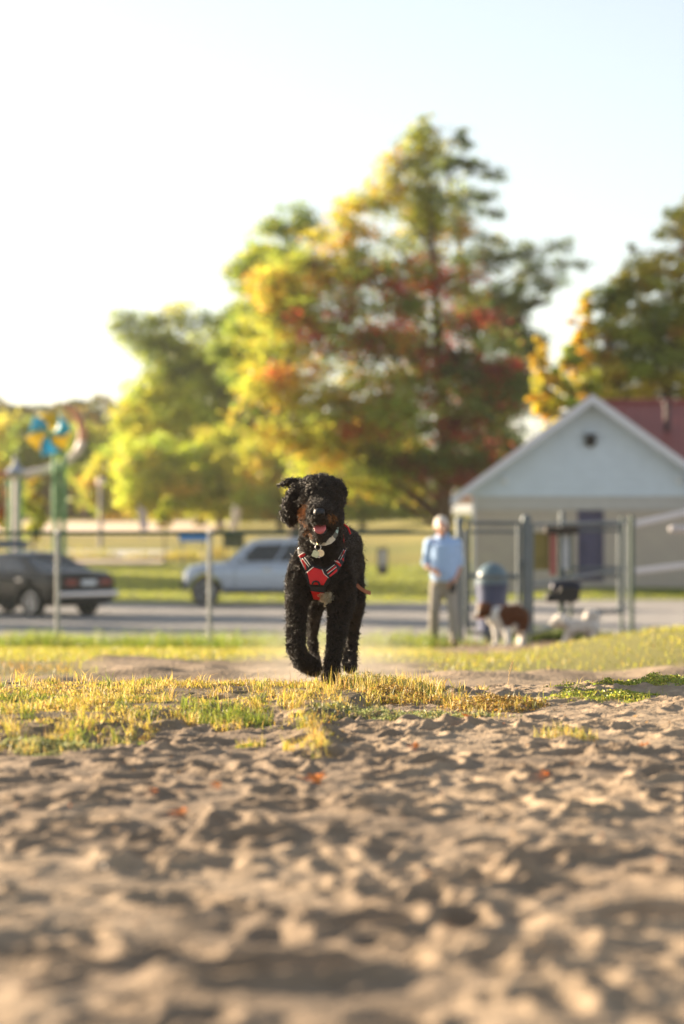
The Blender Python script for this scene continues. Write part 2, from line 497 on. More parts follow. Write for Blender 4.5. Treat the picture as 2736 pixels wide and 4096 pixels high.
# ------------------------------------------------------------------ grass and weeds
m_blade = mat_leaf('grass_blade', .55, .45)
def blades(name, P, h, w, lean, cb, ct, m=m_blade, az=None):
    """one mesh of bent grass blades: P base points, h heights, w widths, lean 0..1, colours at base and tip (N,3)"""
    n = len(P)
    a = rng.uniform(0, 2 * PI, n) if az is None else az
    dirv = np.stack([np.cos(a), np.sin(a), np.zeros(n)], -1)
    f = rng.uniform(0, 2 * PI, n)
    side = np.stack([np.cos(f), np.sin(f), np.zeros(n)], -1)
    h = h[:, None]; w = np.asarray(w).reshape(-1, 1) * np.ones((n, 1)); lean = lean[:, None]
    up = np.array((0, 0, 1.0))
    mid = P + up * h * (.6 - .1 * lean) + dirv * h * lean * .28
    tip = P + up * h * (1 - .55 * lean ** 1.5) + dirv * h * lean * .85
    V = np.stack([P - side * w / 2, P + side * w / 2, mid - side * w * .42, mid + side * w * .42, tip], 1).reshape(-1, 3)
    b = np.arange(n)[:, None] * 5
    Q = b + np.array([[0, 1, 3, 2]]); T = b + np.array([[2, 3, 4]])
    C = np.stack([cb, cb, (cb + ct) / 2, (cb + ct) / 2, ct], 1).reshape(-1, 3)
    return nmesh(name, V, Q=Q, T=T, mat=m, col=C)

def leaf_cards(name, Cn, size, cols, m, parent=None, flat=None, aspect=.55):
    """one mesh of leaf-sized kite faces, folded a little along the rib"""
    n = len(Cn)
    u = rng.normal(size=(n, 3)); u /= np.linalg.norm(u, axis=1, keepdims=True)
    v = rng.normal(size=(n, 3))
    if flat is not None:
        u[:, 2] *= (1 - flat); v[:, 2] *= (1 - flat); u /= np.linalg.norm(u, axis=1, keepdims=True)
    v -= u * (u * v).sum(1, keepdims=True); v /= np.linalg.norm(v, axis=1, keepdims=True)
    w = np.cross(u, v)
    s = np.asarray(size).reshape(-1, 1) * np.ones((n, 1))
    V = np.stack([Cn - u * s * .5, Cn + v * s * aspect * .5 + w * s * .08 - u * s * .05, Cn + u * s * .5, Cn - v * s * aspect * .5 + w * s * .08 - u * s * .05], 1).reshape(-1, 3)
    b = np.arange(n)[:, None] * 4
    T = np.concatenate([b + np.array([[0, 1, 2]]), b + np.array([[0, 2, 3]])])
    return nmesh(name, V, T=T, mat=m, col=np.repeat(cols, 4, 0), parent=parent)

def pick(pal, n, jit=.18):
    """n colours drawn from a palette of (weight, rgb)"""
    wts = np.array([p[0] for p in pal], float); wts /= wts.sum()
    c = np.array([p[1] for p in pal])[rng.choice(len(pal), n, p=wts)]
    return np.clip(c * rng.uniform(1 - jit, 1 + jit, (n, 1)) * rng.uniform(1 - jit * .4, 1 + jit * .4, (n, 3)), 0, .9)

STRAW = [(5, (.74, .52, .12)), (3, (.76, .60, .22)), (3, (.60, .50, .06)), (2, (.40, .42, .05)), (1.6, (.36, .22, .08)), (.4, (.75, .38, .05))]
GREEN = [(4, (.26, .33, .04)), (3, (.36, .40, .05)), (2, (.14, .2, .04)), (1, (.55, .48, .09))]

def scatter(n, x0, x1, y0, y1, mask):
    x = rng.uniform(x0, x1, n); y = rng.uniform(y0, y1, n)
    k = rng.random(n) < mask(x, y)
    return x[k], y[k]

# straw grass of the near bank: short tangled blades with clumps of taller ones
x, y = scatter(105000, -2.0, 1.0, 7.0, 10.8, lambda x, y: near_patch_mask(x, y) * np.clip(.05 + 1.05 * sstep(-.2, .6, vnoise(x, y, .16, 61) + .5 * vnoise(x, y, .5, 62)), 0, 1))
cl = sstep(.0, .8, vnoise(x, y, .22, 63))
P = np.stack([x, y, z_on(x, y) - .004], -1)
h = rng.uniform(.012, .042, len(x)) * (.65 + .8 * cl)
gmix = sstep(.25, .7, vnoise(x, y, .3, 64) + .25 * vnoise(x, y, .08, 65))
c1 = np.where((rng.random(len(x)) < gmix * .8)[:, None], pick(GREEN, len(x)), pick(STRAW, len(x)))
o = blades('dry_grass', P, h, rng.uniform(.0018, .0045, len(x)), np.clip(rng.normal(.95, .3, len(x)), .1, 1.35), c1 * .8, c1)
tag(o, 'yellow straw grass covering the sandy bank in front of the black dog', 'grass', kind='stuff')

# loose tufts: blades that fan out from one root, longest at the ragged front of the bank
tx, ty = scatter(900, -2.0, .9, 7.0, 10.2, lambda x, y: np.clip(near_patch_mask(x, y + .12), 0, 1) ** .5 * (.25 + .75 * (near_patch_mask(x, y) < .75)))
nb = 34
x = np.repeat(tx, nb) + rng.normal(0, .014, len(tx) * nb); y = np.repeat(ty, nb) + rng.normal(0, .014, len(tx) * nb)
P = np.stack([x, y, z_on(x, y) - .004], -1)
c1 = np.where(np.repeat(rng.random(len(tx)) < .25, nb)[:, None], pick(GREEN, len(x)), pick(STRAW, len(x)))
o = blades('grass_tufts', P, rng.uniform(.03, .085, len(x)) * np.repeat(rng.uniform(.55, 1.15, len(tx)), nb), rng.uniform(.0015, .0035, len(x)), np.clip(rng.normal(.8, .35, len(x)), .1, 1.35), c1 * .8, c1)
tag(o, 'loose tufts of long straw grass fringing the sandy bank', 'grass', kind='stuff')
# crumbs of bark, twigs and dry leaf on the sand
x, y = scatter(2600, -2.0, 2.0, 3.0, 10.4, lambda x, y: .35 + .65 * sstep(-.2, .6, vnoise(x, y, .6, 67)))
o = leaf_cards('sand_litter', np.stack([x, y, z_on(x, y) + .003], -1), rng.uniform(.005, .02, len(x)), pick([(3, (.16, .10, .06)), (2, (.34, .2, .09)), (2, (.07, .05, .035)), (.6, (.5, .22, .06))], len(x), .3), m_blade, flat=.75, aspect=.4)
tag(o, 'crumbs of bark, twigs and dry leaf scattered over the sand', 'litter', kind='stuff')

# thin seed stalks standing over it
x, y = scatter(2600, -2.0, .6, 8.0, 10.8, lambda x, y: near_patch_mask(x, y) * sstep(-.2, .6, vnoise(x, y, .3, 66)))
P = np.stack([x, y, z_on(x, y)], -1)
c1 = pick([(1, (.55, .36, .12)), (1, (.42, .25, .1)), (.5, (.7, .5, .2))], len(x))
o = blades('seed_stalks', P, rng.uniform(.035, .075, len(x)), .0014, rng.uniform(0, .8, len(x)), c1, c1)
tag(o, 'thin dry seed stalks standing above the straw grass', 'grass', kind='stuff')

def weed_patch(name, px, d, rx, ry, n, hgt, pal, size, label, blade_n=0, blade_pal=None, bh=.05):
    """low leafy plants: small leaves spread through a shallow mound, with some blades"""
    cx = xat(px, d)
    t = rng.uniform(0, 2 * PI, n); r = np.sqrt(rng.random(n)) * rng.uniform(.72, 1.12, n)
    x = cx + rx * r * np.cos(t); y = d + ry * r * np.sin(t)
    k = vnoise(x, y, .1, 71) > -.42
    x, y, r = x[k], y[k], r[k]
    top = hgt * (1 - np.clip(r, 0, 1) ** 2 * .8) * (.65 + .35 * vnoise(x, y, .12, 72))
    z = z_on(x, y) + np.maximum(.003, top * rng.random(len(x)) ** .6)
    o = leaf_cards(name, np.stack([x, y, z], -1), rng.uniform(size * .6, size * 1.3, len(x)), pick(pal, len(x), .3), m_blade, flat=.35)
    tag(o, label, 'weeds', kind='stuff')
    if blade_n:
        t = rng.uniform(0, 2 * PI, blade_n); r = np.sqrt(rng.random(blade_n))
        x = cx + rx * r * np.cos(t); y = d + ry * r * np.sin(t)
        c1 = pick(blade_pal or STRAW, blade_n)
        b = blades(name + '_grass', np.stack([x, y, z_on(x, y)], -1), rng.uniform(.4, 1.1, blade_n) * bh, .0022, rng.uniform(0, .9, blade_n), c1 * .7, c1)
        tag(b, label.replace('weeds', 'grass stems'), 'grass', kind='stuff')
KNOT = [(4, (.10, .135, .045)), (3, (.16, .2, .06)), (2, (.36, .31, .08)), (1, (.5, .3, .08))]
CLOV = [(4, (.27, .33, .05)), (3, (.40, .43, .06)), (1.5, (.16, .2, .04)), (2.5, (.54, .47, .09))]
DULL = [(4, (.24, .27, .11)), (3, (.32, .34, .15)), (2, (.15, .18, .06)), (1, (.45, .4, .14))]
RUST = [(4, (.30, .19, .06)), (3, (.42, .3, .07)), (2, (.5, .28, .05)), (2, (.14, .11, .04))]
weed_patch('dark_weeds', 1520, 9.95, .27, .42, 5200, .07, KNOT, .011, 'dark green weeds tangled with dry grass right of the dog paws', 1500, STRAW, .085)
weed_patch('rusty_weeds', 1650, 9.35, .22, .26, 4200, .055, RUST, .011, 'rusty brown weeds in front of the dark green weeds', 500, STRAW, .06)
weed_patch('dull_weeds', 1640, 8.55, .36, .24, 6200, .035, DULL, .011, 'grey green low weeds in front of the rusty brown weeds', 260, STRAW, .04)
weed_patch('rusty_shade_weeds', 1980, 8.95, .20, .22, 3400, .05, RUST, .012, 'brown orange weeds on the shaded lip of the bank', 420, STRAW, .05)
weed_patch('green_weeds', 2440, 9.15, .24, .2, 3400, .035, CLOV, .012, 'bright green weeds on the right slope of the sand', 120, GREEN, .04)
weed_patch('leafy_weeds', 2650, 9.85, .30, .3, 4800, .05, CLOV, .014, 'leafy green weeds on the sand crest at the right edge')
weed_patch('leafy_weeds', 2330, 10.0, .20, .22, 1600, .03, CLOV, .012, 'sparse green weeds running down the sand crest', 90, STRAW, .05)
weed_patch('green_tuft', 910, 8.35, .16, .14, 900, .035, CLOV, .013, 'bright green weeds tuft at the sandy edge of the straw grass', 700, GREEN, .06)
weed_patch('pale_weeds', 190, 7.25, .20, .16, 2600, .03, DULL, .011, 'pale green weeds at the bottom left edge of the straw grass', 100, STRAW, .04)
weed_patch('sprig_weeds', 2260, 7.75, .11, .10, 420, .035, DULL, .010, 'small pale weeds sprig alone on the open sand', 200, STRAW, .05)
weed_patch('sprout_weeds', 1000, 7.55, .05, .05, 130, .03, CLOV, .012, 'tiny green weeds sprout on the sand below the straw grass', 60, STRAW, .04)
# one tall stalk on the right of the sand crest
t = MB()
b0 = Vector((xat(2030, 10.7), 10.7, gz1(xat(2030, 10.7), 10.7)))
t.tube([b0, b0 + Vector((.006, 0, .06)), b0 + Vector((.022, 0, .125))], [.0016, .0014, .001], 6)
for k in range(9):
    q = b0 + Vector((.008 + .0018 * k, 0, .07 + .006 * k))
    t.tube([q, q + Vector((.006 * (-1) ** k, .002, .012))], [.002, .0006], 5)
m_straw = mat('straw_stalk', (.66, .45, .2), .7)
tag(t.build('seed_stalk', m_straw), 'single tall straw stalk with seeds standing on the sand crest', 'grass stalk')

# fallen leaves on the sand
m_fall = mat('fallen_leaf', (.72, .22, .03), .6, var=.35, scale=60)
def fallen_leaf(px, py, size, rz, label):
    d = .714 * F / (py - 2048.0)
    x = xat(px, d); z = float(z_on(np.array([x]), np.array([d]))[0]) + .006
    out = []
    for k in range(14):                                                   # lobed outline
        a = 2 * PI * k / 14; r = size * (.5 if k % 2 else .28) * (1.15 if k in (0, 1, 13) else 1)
        out.append((r * math.cos(a), r * math.sin(a)))
    vs = [Vector((0, 0, .3 * size * .12))] + [Vector((a, b, size * (.25 * (a / size) ** 2 * 4 + random.uniform(0, .12)))) for a, b in out]
    M = Matrix.Translation((x, d, z)) @ Matrix.Rotation(rz, 4, 'Z') @ Matrix.Rotation(.45, 4, 'X')
    b = MB(); b.add([M @ v for v in vs], [(0, i + 1, (i + 1) % 14 + 1) for i in range(14)])
    b.tube([M @ Vector((-.3 * size, 0, 0)), M @ Vector((-.85 * size, .1 * size, .1 * size))], .0012, 5)
    tag(b.build('fallen_leaf', m_fall), label, 'leaf', 'fallen leaves on the sand')
fallen_leaf(1262, 3128, .055, .3, 'largest orange fallen leaf, near the middle of the sand')
fallen_leaf(862, 3142, .035, 1.2, 'orange fallen leaf left of the largest fallen leaf')
fallen_leaf(612, 3182, .032, 2.1, 'orange fallen leaf furthest left on the open sand')
fallen_leaf(1655, 3012, .035, .9, 'orange fallen leaf just below the grey green weeds')
fallen_leaf(1860, 2905, .03, 2.6, 'small brown fallen leaf at the edge of the rusty weeds')
fallen_leaf(2180, 3120, .04, 1.7, 'brown fallen leaf below the lone sprig on the sand')
fallen_leaf(2570, 2985, .045, .2, 'tan fallen leaf furthest right on the sand')
fallen_leaf(720, 3250, .035, .6, 'dull orange fallen leaf lowest on the sand')

# grass on the slope and the tall verge under the fence
VERGE = [(4, (.30, .42, .04)), (3, (.42, .48, .05)), (2, (.2, .28, .04)), (1, (.55, .45, .1))]
YEL = [(4, (.48, .42, .05)), (3, (.42, .42, .05)), (2, (.30, .32, .04)), (1, (.6, .42, .1))]
def mid_mask(x, y): return (1 - mid_sand(x, y)) * np.clip(.5 + .6 * vnoise(x, y, .7, 81), .12, 1)
x, y = scatter(90000, -6.2, 6.2, 13.0, 30.5, mid_mask)
P = np.stack([x, y, gz(x, y) - .01], -1); c1 = pick(YEL, len(x))
brown = (1 - sstep(-2.6, -1.9, x / np.maximum(y, 1) * 20)) * (1 - sstep(17, 19, y))
c1 = np.where((rng.random(len(x)) < brown)[:, None], pick(RUST, len(x)), c1)
o = blades('short_grass', P, rng.uniform(.025, .075, len(x)), rng.uniform(.004, .008, len(x)), rng.uniform(.1, .9, len(x)), c1 * .85, c1)
tag(o, 'short yellow green grass on the slope behind the sand', 'grass', kind='stuff')
def verge_mask(x, y): return np.clip(sstep(-.25, .45, vnoise(x, y, .9, 82) + .5 * vnoise(x, y, .35, 83)), 0, 1) * (1 - sstep(2.6, 3.3, x) * .75) * (1 - .8 * sstep(1.0, 1.4, x) * (1 - sstep(2.2, 2.7, x)))
x, y = scatter(26000, -6.5, 5.5, 30.6, 34.2, verge_mask)
P = np.stack([x, y, gz(x, y) - .01], -1); c1 = pick(VERGE, len(x))
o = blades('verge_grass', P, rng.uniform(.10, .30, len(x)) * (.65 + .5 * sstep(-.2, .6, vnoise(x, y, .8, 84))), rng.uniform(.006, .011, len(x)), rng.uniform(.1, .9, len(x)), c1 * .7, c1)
tag(o, 'tall green unmown grass along the foot of the chain link fence', 'grass', kind='stuff')
x, y = scatter(60000, -12, 14, 64.0, 100, lambda x, y: .75 + .25 * vnoise(x, y, 2, 85))
k = ~((x > 3.3) & (y > 66.5)); x, y = x[k], y[k]
P = np.stack([x, y, gz(x, y) - .01], -1); c1 = pick([(4, (.36, .42, .04)), (3, (.48, .48, .05)), (1, (.26, .34, .04))], len(x))
o = blades('lawn_grass', P, rng.uniform(.04, .10, len(x)), rng.uniform(.02, .035, len(x)), rng.uniform(.1, .8, len(x)), c1 * .9, c1)
tag(o, 'mown lawn between the parking lot and the trees', 'grass', kind='stuff')
x, y = scatter(9000, -22, -5.2, 107.5, 112.5, lambda x, y: np.clip(sstep(-.3, .5, vnoise(x, y, 1.6, 86)), 0, 1))
c1 = pick([(3, (.5, .42, .08)), (2, (.42, .42, .06)), (1, (.55, .34, .08))], len(x))
o = blades('reeds', np.stack([x, y, gz(x, y) - .02], -1), rng.uniform(.25, .75, len(x)) * (.6 + .6 * sstep(-.2, .6, vnoise(x, y, 2.2, 87))), rng.uniform(.03, .05, len(x)), rng.uniform(.05, .6, len(x)), c1 * .8, c1)
tag(o, 'golden tall grass standing before the pale pavement behind the cars', 'grass', kind='stuff')
# dark rough grass at the gates
for px, d, rx, ry, n, hh, lab in ((2190, 36.5, .62, .7, 2600, .32, 'dark green rough grass at the foot of the middle gate post'), (2330, 38.5, .5, .6, 1500, .26, 'dark green rough grass behind the white dog'), (2640, 37.5, .7, .7, 2200, .26, 'dark green rough grass at the right of the gates')):
    cx = xat(px, d); tt = rng.uniform(0, 2 * PI, n); r = np.sqrt(rng.random(n))
    x = cx + rx * r * np.cos(tt); y = d + ry * r * np.sin(tt)
    c1 = pick([(3, (.07, .11, .025)), (2, (.11, .16, .03)), (1, (.2, .22, .04))], n)
    tag(blades('rough_grass', np.stack([x, y, gz(x, y) - .02], -1), rng.uniform(.5, 1.1, n) * hh, .010, rng.uniform(.1, .9, n), c1 * .8, c1), lab, 'grass', kind='stuff')
# ------------------------------------------------------------------ building with the gabled wing
m_siding = mat('white_siding', (.58, .66, .74), .6, var=.05, scale=3)
m_trim = mat('white_trim', (.62, .63, .68), .5, var=.04)
m_soffit = mat('soffit', (.6, .6, .58), .7, var=.05)
m_roof = mat('red_metal_roof', (.26, .068, .055), .45, metal=.0, var=.12, scale=.6)
m_door = mat('purple_door', (.075, .07, .14), .5, var=.08)
m_black = mat('black_fitting', (.02, .018, .016), .5)
m_white = mat('white_paint', (.78, .78, .78), .45, var=.03)
m_block, nt, b = mat_new('concrete_block')
br = nt.nodes.new('ShaderNodeTexBrick'); tc = nt.nodes.new('ShaderNodeTexCoord'); mp = nt.nodes.new('ShaderNodeMapping')
mp.inputs['Rotation'].default_value = (PI / 2, 0, 0)
nt.links.new(tc.outputs['Object'], mp.inputs[0]); nt.links.new(mp.outputs[0], br.inputs['Vector'])
br.inputs['Color1'].default_value = (.48, .42, .35, 1); br.inputs['Color2'].default_value = (.45, .385, .33, 1); br.inputs['Mortar'].default_value = (.36, .33, .30, 1)
br.inputs['Scale'].default_value = 1; br.inputs['Brick Width'].default_value = .4; br.inputs['Row Height'].default_value = .2; br.inputs['Mortar Size'].default_value = .008
nt.links.new(br.outputs['Color'], b.inputs['Base Color']); b.inputs['Roughness'].default_value = .9
bp = nt.nodes.new('ShaderNodeBump'); bp.inputs['Strength'].default_value = .4; bp.inputs['Distance'].default_value = .01
nt.links.new(br.outputs['Fac'], bp.inputs['Height']); bp.invert = True; nt.links.new(bp.outputs[0], b.inputs['Normal'])

BD = 67.6
px2x = lambda p: xat(p, BD)
py2z = lambda p: CAM_Z - (p - 2048) * BD / F
xl, xp = px2x(1893), px2x(2372); xr = 2 * xp - xl                   # wall corners and ridge of the gabled wing
z0, ze, zp = py2z(2350), py2z(1985), py2z(1578)
slope = (zp - ze) / (xp - px2x(1822)) * .985
bld = thing('park_building', (xp, BD, gz1(xp, BD)), 'park building with white sided gable, block walls and red metal roof', 'building')
g = z0 - .25
zfr = py2z(2040)
wingd = 9.0
# walls
b = MB()
dx0, dx1, dzt, dzb = px2x(2310), px2x(2415), py2z(2030), py2z(2325)
b.box(((xl + dx0) / 2, BD + .1, (g + zfr) / 2), (dx0 - xl, .2, zfr - g))
b.box(((dx1 + xr) / 2, BD + .1, (g + zfr) / 2), (xr - dx1, .2, zfr - g))
b.box(((dx0 + dx1) / 2, BD + .1, (dzt + zfr) / 2), (dx1 - dx0, .2, zfr - dzt))
b.box(((dx0 + dx1) / 2, BD + .1, (g + dzb) / 2), (dx1 - dx0, .2, dzb - g))
b.box((xl + .1, BD + .2 + wingd / 2, (g + zfr) / 2), (.2, wingd, zfr - g))
b.box((xr + 6, BD + 3.1, (g + zfr) / 2), (12, .2, zfr - g))
b.box((xr - .1, BD + 1.6, (g + zfr) / 2), (.2, 2.8, zfr - g))
b.box(((xl + xr) / 2 + 6, BD + wingd + .3, (g + zfr) / 2), (xr - xl + 12, .2, zfr - g))
b.build('block_wall', m_block, bld)
b = MB(); b.box(((xl + xr) / 2, BD + .08, (zfr + ze) / 2), (xr - xl + .06, .24, ze - zfr))
b.build('frieze_board', mat('grey_frieze', (.46, .45, .44), .7, var=.06), bld)
b = MB(); b.box(((dx0 + dx1) / 2, BD + .13, (dzt + dzb) / 2), (dx1 - dx0 - .12, .05, dzt - dzb - .06))
door = b.build('door', m_door, bld)
b = MB(); b.tube([(dx0 + .14, BD + .1, dzb + 1.0), (dx0 + .14, BD + .02, dzb + 1.0), (dx0 + .26, BD + .02, dzb + 1.0)], .014, 8)
b.build('handle', m_black, door)
b = MB()
for xx in (dx0 + .03, dx1 - .03): b.box((xx, BD + .09, (dzt + dzb) / 2), (.06, .2, dzt - dzb))
b.box(((dx0 + dx1) / 2, BD + .09, dzt - .03), (dx1 - dx0 - .12, .2, .06))
b.build('frame', m_door, door)
# sided gable: one board per course, each lapping over the one below
rise = .24; k = 0; zz = ze
half = lambda z: max(.02, (zp - .12 - z) / slope)
while zz < zp - .2:
    zt = min(zz + rise, zp - .14)
    h0, h1 = half(zz), half(zt)
    y0 = BD - .045
    vs = [(xp - h0, y0 - .05, zz), (xp + h0, y0 - .05, zz), (xp + h1, y0, zt + .01), (xp - h1, y0, zt + .01), (xp - h0, y0 + .12, zz), (xp + h0, y0 + .12, zz), (xp + h1, y0 + .12, zt + .01), (xp - h1, y0 + .12, zt + .01)]
    MB().add(vs, [(0, 1, 2, 3), (7, 6, 5, 4), (0, 4, 5, 1), (3, 2, 6, 7), (0, 3, 7, 4), (1, 5, 6, 2)]).build('siding_board', m_siding, bld)
    zz = zt
# roof of the wing (ridge towards the camera) and of the main range (ridge to the right)
oh = .55                                                             # overhang at the gable
xe = (zp - ze) / slope                                       # half span to the eaves edge
yr = BD + 2.6
for sgn in (-1, 1):
    th = .1
    y1 = BD + wingd if sgn < 0 else BD + 3.4
    p = [(xp, BD - oh, zp), (xp, y1, zp), (xp + sgn * xe, y1, zp - slope * xe), (xp + sgn * xe, BD - oh, zp - slope * xe)]
    vs = p + [(a, b_, c - th) for a, b_, c in p]
    MB().add(vs, [(0, 1, 2, 3), (7, 6, 5, 4), (0, 4, 5, 1), (1, 5, 6, 2), (2, 6, 7, 3), (3, 7, 4, 0)]).build('roof', m_roof, bld)
    # barge board along the rake
    q = [(xp, zp - .015), (xp + sgn * (xe + .03), zp - slope * (xe + .03) - .015), (xp + sgn * (xe + .03), zp - slope * (xe + .03) - .24), (xp, zp - .27)]
    MB().prism(q, 'Y', BD - oh - .045, BD - oh - .004).build('barge_board', m_trim, bld)
    q = [(xp, zp - .15), (xp + sgn * xe, zp - slope * xe - .13), (xp + sgn * xe, zp - slope * xe - .16), (xp, zp - .18)]
    MB().prism(q, 'Y', BD - oh, BD - .06).build('soffit', m_soffit, bld)
MB().box((xp - xe + .05, BD + wingd / 2 - .2, zp - slope * xe - .16), (.12, wingd, .13)).build('gutter', m_trim, bld)
# main range front slope: from its eaves over the right up to the ridge
span = 4.6
rz = lambda y: zp - (yr + span - .9 - y) * .62 if y < yr + span - .9 else zp
yrd = BD + 6.2; ye = BD + .6
zrd = zp + .05; zee = zp - slope * xe * 1.02
p = [(xp + .05, yrd, zrd), (xp + 22, yrd + .6, zrd), (xp + 22, ye + .6, zee), (xp + xe - .02, ye, zee)]
vs = p + [(a, b_, c - .09) for a, b_, c in p]
mainroof = MB().add(vs, [(0, 1, 2, 3), (7, 6, 5, 4), (0, 4, 5, 1), (1, 5, 6, 2), (2, 6, 7, 3), (3, 7, 4, 0)]).build('roof', m_roof, bld)
q = [(xp + .05, yrd, zrd), (xp + 22, yrd + .6, zrd), (xp + 22, yrd + 6, zee), (xp - xe, yrd + 5, zee)]
vs = q + [(a, b_, c - .09) for a, b_, c in q]
MB().add(vs, [(0, 1, 2, 3), (7, 6, 5, 4), (0, 4, 5, 1), (1, 5, 6, 2), (2, 6, 7, 3), (3, 7, 4, 0)]).build('roof', m_roof, bld)
rib = None
for k in range(1, 40):                                               # standing seams of the front slope
    xx = xp + .4 * k
    t0 = max(0.0, 1 - (xx - xp) / xe) if xx < xp + xe else 0.0      # start above the valley
    a = Vector((xx, ye + .03 * k * .4 + t0 * (yrd - ye), zee + t0 * (zrd - zee))); c = Vector((xx, yrd + .03 * k * .4, zrd))
    if (c - a).length < .4: continue
    bb = MB(); bb.tube([a + Vector((0, 0, .02)), c + Vector((0, 0, .02))], .022, 4); bb.build('roof_seam', m_roof, mainroof)
MB().tube([(xp, yrd, zrd + .03), (xp + 22, yrd + .6, zrd + .03)], .07, 8).build('ridge_cap', m_roof, bld)
b = MB(); vx = xp + px2x(2672) - px2x(2372)
b.tube([(vx, BD + 4.5, zp - .9), (vx, BD + 4.5, zp - .12)], .09, 12); b.lathe((vx, BD + 4.5, zp - .14), [(.13, 0), (.13, .1), (.02, .16)], 14)
b.build('vent_pipe', mat('vent', (.06, .03, .03), .6), bld)
# lamp in the gable and two small floodlights
lx_, lz_ = px2x(2362), py2z(1765)
b = MB(); b.lathe((lx_, BD - .24, lz_), [(.02, -.02), (.13, 0), (.17, .06), (.17, .2)], 18, 'Y'); b.box((lx_, BD - .16, lz_ + .17), (.4, .22, .05))
b.build('gable_lamp', m_black, bld)
m_glass_l = mat('lamp_glass', (.8, .82, .85), .1, var=.02)
for px, py in ((2022, 1922), (2712, 1922)):
    xx, zz = px2x(px), py2z(py)
    b = MB(); b.ball((xx, BD - .14, zz), .085, 12); b.box((xx, BD - .08, zz), (.07, .08, .07)); b.build('floodlight', m_glass_l, bld)
b = MB(); b.box((px2x(1895), BD - .06, (g + ze) / 2), (.08, .08, ze - g)); b.build('corner_trim', m_trim, bld)
b = MB(); xx = px2x(2712); zz = gz1(xx, BD - 3)
b.lathe((xx, BD - 3, zz - .1), [(.12, 0), (.12, .52), (.1, .58), (.02, .6)], 14)
tag(b.build('bollard', m_white), 'short white bollard in front of the right wall of the park building', 'bollard')

bld.rotation_euler = (0, 0, -.125)

# ------------------------------------------------------------------ chain link fence and gates
m_galv = mat('galvanised_steel', (.30, .30, .29), .45, metal=.5, var=.1, scale=12)
m_green_pipe = mat('green_coated_pipe', (.035, .075, .055), .5, var=.1)
m_wire = mat('chain_link_wire', (.16, .17, .165), .55)

def mesh_panel(mb, a, b_, z0a, z1a, z0b, z1b, pitch=.052, r=.0019):
    """diamond wire mesh between two verticals a -> b_ (points in plan), as thin square wires"""
    a = Vector((a[0], a[1], 0)); b_ = Vector((b_[0], b_[1], 0)); L = (b_ - a).length; H = z1a - z0a
    n = int(L / pitch)
    side = Vector((-(b_ - a).y, (b_ - a).x, 0)).normalized()
    def pt(u, v):
        t = min(max(u / L, 0), 1)
        q = a.lerp(b_, t); q.z = (z0a + (z0b - z0a) * t) + v * ((z1a + (z1b - z1a) * t) - (z0a + (z0b - z0a) * t)) / H
        return q
    for s in (1, -1):
        for k in range(-int(H / pitch) - 1, n + int(H / pitch) + 2):
            u0 = k * pitch; ua, va, ub, vb = u0, 0.0, u0 + s * H, H
            lo, hi = 0.0, 1.0
            if s > 0:
                lo = max(lo, -u0 / H); hi = min(hi, (L - u0) / H)
            else:
                lo = max(lo, (u0 - L) / H); hi = min(hi, u0 / H)
            if hi - lo < .02: continue
            p0 = pt(u0 + s * H * lo, H * lo); p1 = pt(u0 + s * H * hi, H * hi)
            mb.tube([p0 + side * .003 * s, p1 + side * .003 * s], r, 4)

def post(name, x, y, h, r, m, parent, cap=True, below=.1):
    z = gz1(x, y) - below
    b = MB(); b.lathe((x, y, z), [(r, 0), (r, h + below)], 16)
    o = b.build(name, m, parent, smooth=False)
    if cap:
        c = MB(); c.lathe((x, y, z + h + below), [(r * 1.15, -.03), (r * 1.15, .01), (r * .8, .05), (r * .2, .065)], 14); c.build('post_cap', m, o)
    return o

fy = 32.0
fence = thing('chain_link_fence', (xat(840, fy), fy, gz1(xat(840, fy), fy)), 'long chain link fence with green top rail crossing behind the black dog', 'fence')
fx = [xat(p, fy) for p in (-990, -380, 230, 840, 1335, 1822)]
zt = CAM_Z - (2132 - 2048) * fy / F                                   # top rail height
for k, xx in enumerate(fx[:-1]):
    z = gz1(xx, fy); b = MB(); b.lathe((xx, fy, z - .1), [(.032, 0), (.032, zt - z + .1)], 16); o = b.build('post', m_galv, fence, smooth=False)
    c = MB(); c.lathe((xx, fy, zt - .02), [(.04, -.03), (.04, .02), (.03, .05), (.01, .065)], 12); c.build('post_cap', m_galv, o)
    for zz in (.35, .8, 1.2):
        c = MB(); c.lathe((xx, fy, z + zz), [(.037, 0), (.037, .03)], 12); c.build('tie_band', m_galv, o)
b = MB(); b.tube([(fx[0], fy + .03, zt), (fx[-1], fy + .03, zt)], .024, 10); b.build('top_rail', m_green_pipe, fence)
b = MB()
for k in range(len(fx) - 1):
    if fx[k + 1] < -6: continue
    mesh_panel(b, (fx[k], fy + .06), (fx[k + 1], fy + .06), gz1(fx[k], fy) + .03, zt + .03, gz1(fx[k + 1], fy) + .03, zt + .03)
o = b.build('chain_link_mesh', m_wire, fence); o['kind'] = 'stuff'

